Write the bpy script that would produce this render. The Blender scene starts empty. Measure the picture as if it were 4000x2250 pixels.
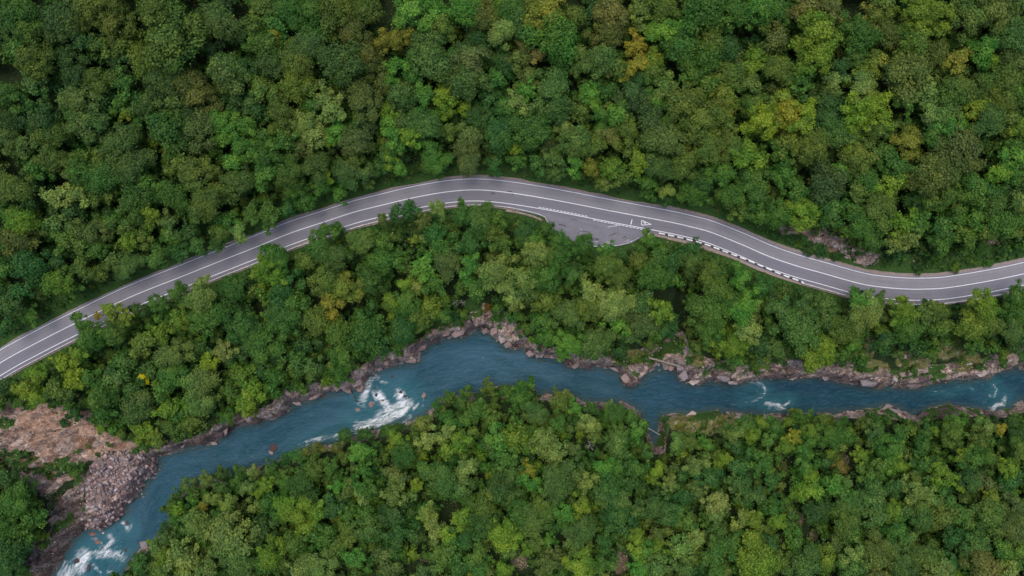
import bpy, bmesh, math, random
import numpy as np
from mathutils import Vector, Matrix

C = bpy.context
scene = C.scene
R = math.radians
rng = np.random.default_rng(7)
random.seed(7)

# ------------------------------------------------------------------ camera, sky, sun, exposure
CAM_H = 222.0            # metres above the road
FPX = 4000 * 24 / 36.0   # focal length in photo pixels (the photo is 4000 x 2250)
WATER_Z = -18.0
cam_data = bpy.data.cameras.new('camera')
cam = bpy.data.objects.new('camera', cam_data)
scene.collection.objects.link(cam)
cam.location = (0, 0, CAM_H)
cam.rotation_euler = (0, 0, 0)
cam_data.sensor_width = 36
cam_data.lens = 24
cam_data.clip_start = 1
cam_data.clip_end = 6000
scene.camera = cam

SUN_EL, SUN_ROT = R(76), R(-25)      # soft light through cloud from beyond the upper slope
world = bpy.data.worlds.new('World')
scene.world = world
world.use_nodes = True
wn = world.node_tree.nodes
sky = wn.new('ShaderNodeTexSky')
sky.sky_type = 'NISHITA'
sky.sun_disc = False
sky.sun_elevation = SUN_EL
sky.sun_rotation = SUN_ROT
sky.dust_density = 3.0
world.node_tree.links.new(sky.outputs[0], wn['Background'].inputs[0])
wn['Background'].inputs[1].default_value = 0.15
sun_data = bpy.data.lights.new('sun', 'SUN')
sun_data.energy = 0.8
sun_data.angle = R(42)
sun_data.color = (1.0, 0.95, 0.88)
sun = bpy.data.objects.new('sun', sun_data)
scene.collection.objects.link(sun)
# direction towards the sun: azimuth measured like the sky texture (0 = +Y, clockwise)
sd = Vector((math.sin(SUN_ROT) * math.cos(SUN_EL), math.cos(SUN_ROT) * math.cos(SUN_EL), math.sin(SUN_EL)))
sun.rotation_euler = sd.to_track_quat('Z', 'Y').to_euler()
scene.view_settings.view_transform = 'Standard'
scene.view_settings.look = 'None'
scene.view_settings.gamma = 1
scene.view_settings.exposure = 0.62
scene.view_settings.use_curve_mapping = False

# ------------------------------------------------------------------ helpers
def link(o, parent=None):
    scene.collection.objects.link(o)
    if parent is not None:
        o.parent = parent
    return o

def tag(o, label=None, cat=None, group=None, kind=None):
    if label: o['label'] = label
    if cat: o['category'] = cat
    if group: o['group'] = group
    if kind: o['kind'] = kind
    return o

def W(px, py, z=0.0):
    """point at height z seen at photo pixel (px, py)"""
    d = (CAM_H - z) / FPX
    return ((px - 2000) * d, (1125 - py) * d)

def Wl(pts, z=0.0):
    return np.array([W(x, y, z) for x, y in pts])

def to_px(X, Y, Z):
    k = FPX / (CAM_H - Z)
    return X * k + 2000, 1125 - Y * k

def mesh_np(name, verts, faces, mat=None, smooth=False):
    """faces: (n,k) array, all with the same number of corners"""
    me = bpy.data.meshes.new(name)
    verts = np.asarray(verts, np.float32); faces = np.asarray(faces, np.int32)
    n, k = faces.shape
    me.vertices.add(len(verts)); me.vertices.foreach_set('co', verts.ravel())
    me.loops.add(n * k); me.loops.foreach_set('vertex_index', faces.ravel())
    me.polygons.add(n)
    me.polygons.foreach_set('loop_start', np.arange(0, n * k, k, dtype=np.int32))
    me.polygons.foreach_set('loop_total', np.full(n, k, np.int32))
    if smooth: me.polygons.foreach_set('use_smooth', np.ones(n, bool))
    me.update(calc_edges=True)
    if mat: me.materials.append(mat)
    return me

def attr_f(me, name, vals, domain='POINT'):
    a = me.attributes.new(name, 'FLOAT', domain); a.data.foreach_set('value', np.asarray(vals, np.float32).ravel())

def attr_c(me, name, vals, domain='POINT'):
    v = np.ones((len(vals), 4), np.float32); v[:, :3] = vals
    a = me.attributes.new(name, 'FLOAT_COLOR', domain); a.data.foreach_set('color', v.ravel())

def obj(name, me, parent=None, loc=(0, 0, 0)):
    o = bpy.data.objects.new(name, me); o.location = loc
    return link(o, parent)

def lin(c):
    c = np.asarray(c, float) / 255.0
    return np.where(c <= 0.04045, c / 12.92, ((c + 0.055) / 1.055) ** 2.4)

# --- numpy noise
def _h(ix, iy, s):
    n = (ix.astype(np.int64) * 374761393 + iy.astype(np.int64) * 668265263 + s * 2246822519) & 0xffffffff
    n = ((n ^ (n >> 13)) * 1274126177) & 0xffffffff
    return ((n ^ (n >> 16)) & 0xffffff) / float(0xffffff)

def vnoise(x, y, s=0):
    ix = np.floor(x); iy = np.floor(y); fx = x - ix; fy = y - iy
    fx = fx * fx * (3 - 2 * fx); fy = fy * fy * (3 - 2 * fy)
    a = _h(ix, iy, s); b = _h(ix + 1, iy, s); c = _h(ix, iy + 1, s); d = _h(ix + 1, iy + 1, s)
    return (a * (1 - fx) + b * fx) * (1 - fy) + (c * (1 - fx) + d * fx) * fy

def fbm(x, y, o=4, s=0):
    t = 0; a = .5; n = 0
    for i in range(o):
        t = t + a * vnoise(x * 2 ** i + 17.3 * i, y * 2 ** i - 9.1 * i, s + i); n += a; a *= .5
    return t / n * 2 - 1

def facets(x, y, s=0):
    """angular rock blocks: every Voronoi cell is its own tilted slab"""
    best = np.full(x.shape, 1e9); out = np.zeros(x.shape); ton = np.zeros(x.shape); ix = np.floor(x); iy = np.floor(y)
    for i in (-1, 0, 1):
        for j in (-1, 0, 1):
            cx = ix + i; cy = iy + j
            px = cx + _h(cx, cy, s); py = cy + _h(cx, cy, s + 1)
            d = (x - px) ** 2 + (y - py) ** 2
            v = _h(cx, cy, s + 2) + (x - px) * (_h(cx, cy, s + 3) - .5) * 2.2 + (y - py) * (_h(cx, cy, s + 4) - .5) * 2.2
            m = d < best
            best = np.where(m, d, best); out = np.where(m, v, out); ton = np.where(m, _h(cx, cy, s + 5), ton)
    return out, ton

def sstep(a, b, x):
    t = np.clip((x - a) / (b - a), 0, 1)
    return t * t * (3 - 2 * t)

def poly_dist(X, Y, pts, closed=False):
    d2 = np.full(X.shape, 1e12)
    n = len(pts)
    for i in range(n if closed else n - 1):
        ax, ay = pts[i]; bx, by = pts[(i + 1) % n]
        dx, dy = bx - ax, by - ay
        t = np.clip(((X - ax) * dx + (Y - ay) * dy) / (dx * dx + dy * dy + 1e-12), 0, 1)
        d2 = np.minimum(d2, (X - ax - t * dx) ** 2 + (Y - ay - t * dy) ** 2)
    return np.sqrt(d2)

def inside(X, Y, pts):
    r = np.zeros(X.shape, bool); n = len(pts)
    for i in range(n):
        ax, ay = pts[i]; bx, by = pts[(i + 1) % n]
        c = ((ay > Y) != (by > Y)) & (X < (bx - ax) * (Y - ay) / ((by - ay) + 1e-12) + ax)
        r ^= c
    return r

def spline(pts, step=1.5):
    """Catmull-Rom through pts, resampled evenly"""
    p = np.array(pts, float); p = np.vstack([2 * p[0] - p[1], p, 2 * p[-1] - p[-2]])
    out = []
    for i in range(1, len(p) - 2):
        for t in np.linspace(0, 1, 24, endpoint=False):
            a, b, c, d = p[i - 1], p[i], p[i + 1], p[i + 2]
            out.append(.5 * (2 * b + (c - a) * t + (2 * a - 5 * b + 4 * c - d) * t * t + (3 * b - a - 3 * c + d) * t ** 3))
    out.append(p[-2]); out = np.array(out)
    s = np.r_[0, np.cumsum(np.hypot(*np.diff(out, axis=0).T))]
    q = np.linspace(0, s[-1], max(2, int(s[-1] / step)))
    return np.c_[np.interp(q, s, out[:, 0]), np.interp(q, s, out[:, 1])]

def normals2(c):
    t = np.gradient(c, axis=0); t /= np.linalg.norm(t, axis=1)[:, None]
    return np.c_[-t[:, 1], t[:, 0]]          # left of travel (= up the picture)

# --- materials
def new_mat(name):
    m = bpy.data.materials.new(name); m.use_nodes = True
    nt = m.node_tree; b = nt.nodes['Principled BSDF']
    return m, nt, nt.nodes, nt.links, b

def N(nt, t, **kw):
    n = nt.nodes.new(t)
    for k, v in kw.items():
        if k.startswith('i_'): n.inputs[k[2:].replace('_', ' ')].default_value = v
        else: setattr(n, k, v)
    return n

def mixc(nt, fac, a, b, mode='MIX'):
    m = nt.nodes.new('ShaderNodeMix'); m.data_type = 'RGBA'; m.blend_type = mode
    for i, v in ((0, fac), (6, a), (7, b)):
        if hasattr(v, 'links'): nt.links.new(v, m.inputs[i])
        elif i == 0: m.inputs[0].default_value = v
        else: m.inputs[i].default_value = (*v, 1) if len(v) == 3 else v
    return m.outputs[2]

def math_(nt, op, a, b=None, clamp=False):
    m = nt.nodes.new('ShaderNodeMath'); m.operation = op; m.use_clamp = clamp
    for i, v in enumerate((a, b)):
        if v is None: continue
        if hasattr(v, 'links'): nt.links.new(v, m.inputs[i])
        else: m.inputs[i].default_value = v
    return m.outputs[0]

def noise(nt, scale, detail=6, rough=.6, vec=None, dist=0):
    n = nt.nodes.new('ShaderNodeTexNoise'); n.inputs['Scale'].default_value = scale
    n.inputs['Detail'].default_value = detail; n.inputs['Roughness'].default_value = rough
    n.inputs['Distortion'].default_value = dist
    if vec is None:
        g = nt.nodes.new('ShaderNodeNewGeometry'); vec = g.outputs['Position']
    nt.links.new(vec, n.inputs['Vector'])
    return n.outputs[0]

def ramp(nt, fac, stops):
    r = nt.nodes.new('ShaderNodeValToRGB'); e = r.color_ramp.elements
    while len(e) < len(stops): e.new(.5)
    for el, (p, c) in zip(e, stops):
        el.position = p; el.color = (*c, 1) if len(c) == 3 else c
    nt.links.new(fac, r.inputs[0])
    return r.outputs[0]

def attr(nt, name, out='Fac'):
    a = nt.nodes.new('ShaderNodeAttribute'); a.attribute_name = name
    return a.outputs[out]

def bump(nt, h, strength=.5, dist=.1):
    b = nt.nodes.new('ShaderNodeBump'); b.inputs['Strength'].default_value = strength; b.inputs['Distance'].default_value = dist
    nt.links.new(h, b.inputs['Height'])
    return b.outputs[0]

def simple_mat(name, c1, c2, scale=2.0, rough=.85, bs=.3, bd=.05, coords='obj'):
    m, nt, nd, lk, b = new_mat(name)
    v = None
    if coords == 'obj':
        v = nd.new('ShaderNodeTexCoord').outputs['Object']
    n1 = noise(nt, scale, 8, .65, v)
    col = ramp(nt, n1, [(.32, c1), (.68, c2)])
    lk.new(col, b.inputs['Base Color']); b.inputs['Roughness'].default_value = rough
    b.inputs['Specular IOR Level'].default_value = .25
    lk.new(bump(nt, n1, bs, bd), b.inputs['Normal'])
    return m
# ------------------------------------------------------------------ the plan of the place, read off the photograph
ROAD_PX = [(-420, 1700), (-220, 1560), (0, 1418), (130, 1346), (287, 1266), (505, 1162), (700, 1084), (850, 1024), (1000, 965), (1136, 910), (1272, 865), (1382, 829), (1493, 801),
           (1620, 771), (1757, 748), (1873, 742), (2000, 754), (2175, 783), (2377, 822), (2500, 845), (2621, 868), (2700, 886), (2776, 907), (2900, 956), (3000, 1000),
           (3110, 1038), (3213, 1067), (3361, 1108), (3450, 1122), (3543, 1129), (3620, 1129), (3699, 1124), (3850, 1100), (4000, 1069), (4200, 1020), (4420, 960)]
LAYBY_PX = [(1990, 790), (2000, 815), (2060, 830), (2128, 848), (2150, 886), (2200, 930), (2326, 964), (2404, 964), (2470, 950), (2505, 928), (2560, 893), (2575, 880), (2300, 840)]
NORTH_PX = [(120, 2500), (170, 2330), (212, 2250), (243, 2194), (290, 2111), (342, 2059), (404, 2064), (455, 2033), (497, 2007), (512, 1955), (560, 1930), (569, 1893), (600, 1857),
            (626, 1811), (621, 1785), (683, 1769), (766, 1748), (828, 1738), (880, 1707), (911, 1681), (932, 1663), (1007, 1658), (1071, 1637), (1126, 1611), (1152, 1581),
            (1216, 1568), (1271, 1547), (1327, 1532), (1382, 1524), (1418, 1525), (1429, 1492), (1472, 1457), (1489, 1445), (1566, 1423), (1605, 1428), (1643, 1406),
            (1643, 1376), (1669, 1359), (1707, 1336), (1754, 1325), (1805, 1321), (1835, 1308), (1865, 1295), (1916, 1304), (1942, 1334), (1976, 1364), (2012, 1368),
            (2040, 1357), (2075, 1394), (2104, 1405), (2145, 1398), (2199, 1403), (2215, 1436), (2257, 1436), (2315, 1440), (2344, 1432), (2397, 1452), (2427, 1477),
            (2435, 1502), (2464, 1514), (2497, 1498), (2538, 1461), (2580, 1444), (2634, 1448), (2650, 1477), (2683, 1500), (2737, 1504), (2766, 1487), (2828, 1502),
            (2890, 1498), (2965, 1481), (3047, 1478), (3116, 1481), (3171, 1472), (3241, 1485), (3349, 1507), (3419, 1520), (3485, 1514), (3582, 1518), (3660, 1497),
            (3718, 1487), (3776, 1491), (3823, 1478), (3862, 1478), (3870, 1452), (3932, 1448), (4000, 1441), (4150, 1430), (4450, 1400)]
SOUTH_PX = [(380, 2500), (440, 2330), (479, 2250), (510, 2188), (553, 2140), (610, 2115), (640, 2060), (680, 2035), (675, 1965), (715, 1920), (780, 1882), (850, 1856),
            (1000, 1827), (1071, 1805), (1196, 1755), (1245, 1742), (1320, 1730), (1360, 1698), (1500, 1672), (1550, 1652), (1620, 1640), (1685, 1600), (1720, 1560),
            (1870, 1530), (1930, 1500), (1967, 1520), (2000, 1510), (2041, 1495), (2080, 1515), (2099, 1530), (2153, 1540), (2195, 1530), (2232, 1540), (2265, 1560),
            (2356, 1572), (2435, 1568), (2451, 1580), (2497, 1595), (2512, 1630), (2530, 1660), (2545, 1720), (2560, 1740), (2568, 1700), (2575, 1640), (2585, 1615), (2679, 1614),
            (2737, 1610), (2787, 1601), (2828, 1605), (2890, 1614), (2952, 1615), (3000, 1617), (3089, 1615), (3233, 1612), (3349, 1602), (3419, 1592), (3466, 1580),
            (3505, 1592), (3559, 1619), (3621, 1596), (3699, 1578), (3776, 1592), (3893, 1606), (3951, 1588), (4000, 1557), (4150, 1520), (4450, 1490)]
# rock and bare ground: (polygon in photo pixels, kind)
ROCK_POLYS = [
    [(1500, 1375), (1640, 1345), (1670, 1365), (1640, 1430), (1440, 1490), (1380, 1460)],
    [(1640, 1370), (1700, 1310), (1790, 1290), (1840, 1225), (1890, 1185), (1960, 1215), (2000, 1240), (2060, 1330), (2010, 1380), (1865, 1300), (1700, 1340)],
    [(2060, 1345), (2110, 1350), (2150, 1400), (2080, 1410)], [(2195, 1385), (2240, 1385), (2320, 1420), (2320, 1445), (2210, 1440)],
    [(2360, 1420), (2440, 1410), (2530, 1350), (2560, 1335), (2600, 1300), (2670, 1290), (2700, 1360), (2760, 1400), (2850, 1430), (2960, 1425), (3000, 1490), (2640, 1510), (2440, 1510)],
    [(3000, 1435), (3130, 1440), (3250, 1410), (3330, 1440), (3440, 1440), (3560, 1445), (3650, 1430), (3760, 1440), (3850, 1400), (3890, 1345), (3940, 1350), (3900, 1440), (3860, 1480), (3400, 1530), (3000, 1495)],
    [(3930, 1370), (4100, 1340), (4100, 1450), (3900, 1460)],
    [(3270, 960), (3300, 950), (3440, 975), (3440, 1000), (3415, 1040), (3330, 1020), (3270, 990)],
    [(3349, 1608), (3466, 1578), (3505, 1590), (3560, 1620), (3545, 1645), (3480, 1632), (3400, 1628)],
    [(3560, 1625), (3640, 1600), (3720, 1585), (3900, 1610), (3900, 1635), (3760, 1620), (3650, 1640), (3560, 1665)],
    [(80, 2250), (120, 2130), (200, 2070), (190, 1960), (330, 1850), (345, 2060), (240, 2220), (212, 2290), (80, 2290)],
    [(600, 1790), (640, 1750), (700, 1735), (880, 1660), (940, 1650), (940, 1680), (700, 1785)]]
SLIDE = [(-200, 1560), (0, 1572), (90, 1562), (250, 1588), (340, 1612), (430, 1660), (480, 1690), (560, 1720), (600, 1762), (430, 1765), (330, 1800), (290, 1860), (180, 1950), (100, 1900), (0, 1800), (-200, 1800)]
CUT = [(3030, 885), (3100, 880), (3220, 895), (3300, 935), (3360, 965), (3300, 1000), (3240, 975), (3190, 955), (3120, 925), (3050, 905)]
SCREE = [(400, 1775), (460, 1765), (560, 1765), (625, 1785), (625, 1850), (570, 1900), (512, 1955), (490, 2010), (404, 2068), (330, 2060), (330, 1960), (345, 1850)]
MOSS = [(2590, 1625), (2680, 1612), (2760, 1600), (2850, 1612), (2870, 1650), (2840, 1685), (2700, 1690), (2620, 1680)]
# bare stony clearings (x, y, rx, ry) and dark gaps in the canopy
CLEAR = [(3270, 1800, 52, 42), (3058, 1828, 24, 30), (3115, 2030, 26, 32), (3172, 2085, 20, 30), (3045, 2110, 20, 32), (2035, 2195, 42, 40), (2425, 2180, 32, 56), (1665, 2175, 42, 18), (3880, 945, 40, 10)]
OPEN = [(1885, 1230, 40, 50), (3395, 1350, 26, 50), (3700, 1370, 60, 45), (3560, 1410, 70, 35), (3400, 1430, 80, 25), (3780, 1410, 60, 40), (2480, 1390, 60, 30), (2720, 1405, 36, 30),
        (3620, 1010, 120, 22), (3480, 1020, 60, 20), (3800, 990, 80, 25), (2950, 1110, 60, 36), (3050, 1130, 60, 22), (1850, 1190, 40, 30)]
GAPS = [(135, 12, 26, 20), (190, 95, 32, 40), (520, 300, 40, 28), (1130, 372, 50, 28), (1495, 60, 45, 40), (2200, 250, 60, 38), (2250, 40, 38, 32), (3345, 55, 55, 40), (3462, 290, 20, 60),
        (3450, 380, 25, 30), (3650, 412, 50, 14), (3775, 455, 26, 14), (880, 205, 34, 28), (560, 95, 28, 14), (715, 50, 30, 24), (990, 80, 25, 30), (470, 262, 50, 18), (270, 705, 35, 25), (0, 300, 60, 24),
        (2560, 1715, 30, 60), (2640, 1210, 36, 70), (1770, 1990, 36, 34), (1565, 1130, 22, 40), (1240, 1140, 30, 60), (3210, 290, 18, 14), (2660, 315, 18, 22), (2860, 350, 24, 26), (60, 1060, 24, 16),
        (640, 810, 22, 18), (30, 680, 45, 22), (100, 2180, 1, 1), (1390, 1180, 50, 26), (880, 2170, 32, 22), (2620, 2095, 26, 18), (1900, 1170, 30, 20), (470, 590, 1, 1), (1480, 1340, 24, 20)]
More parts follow.
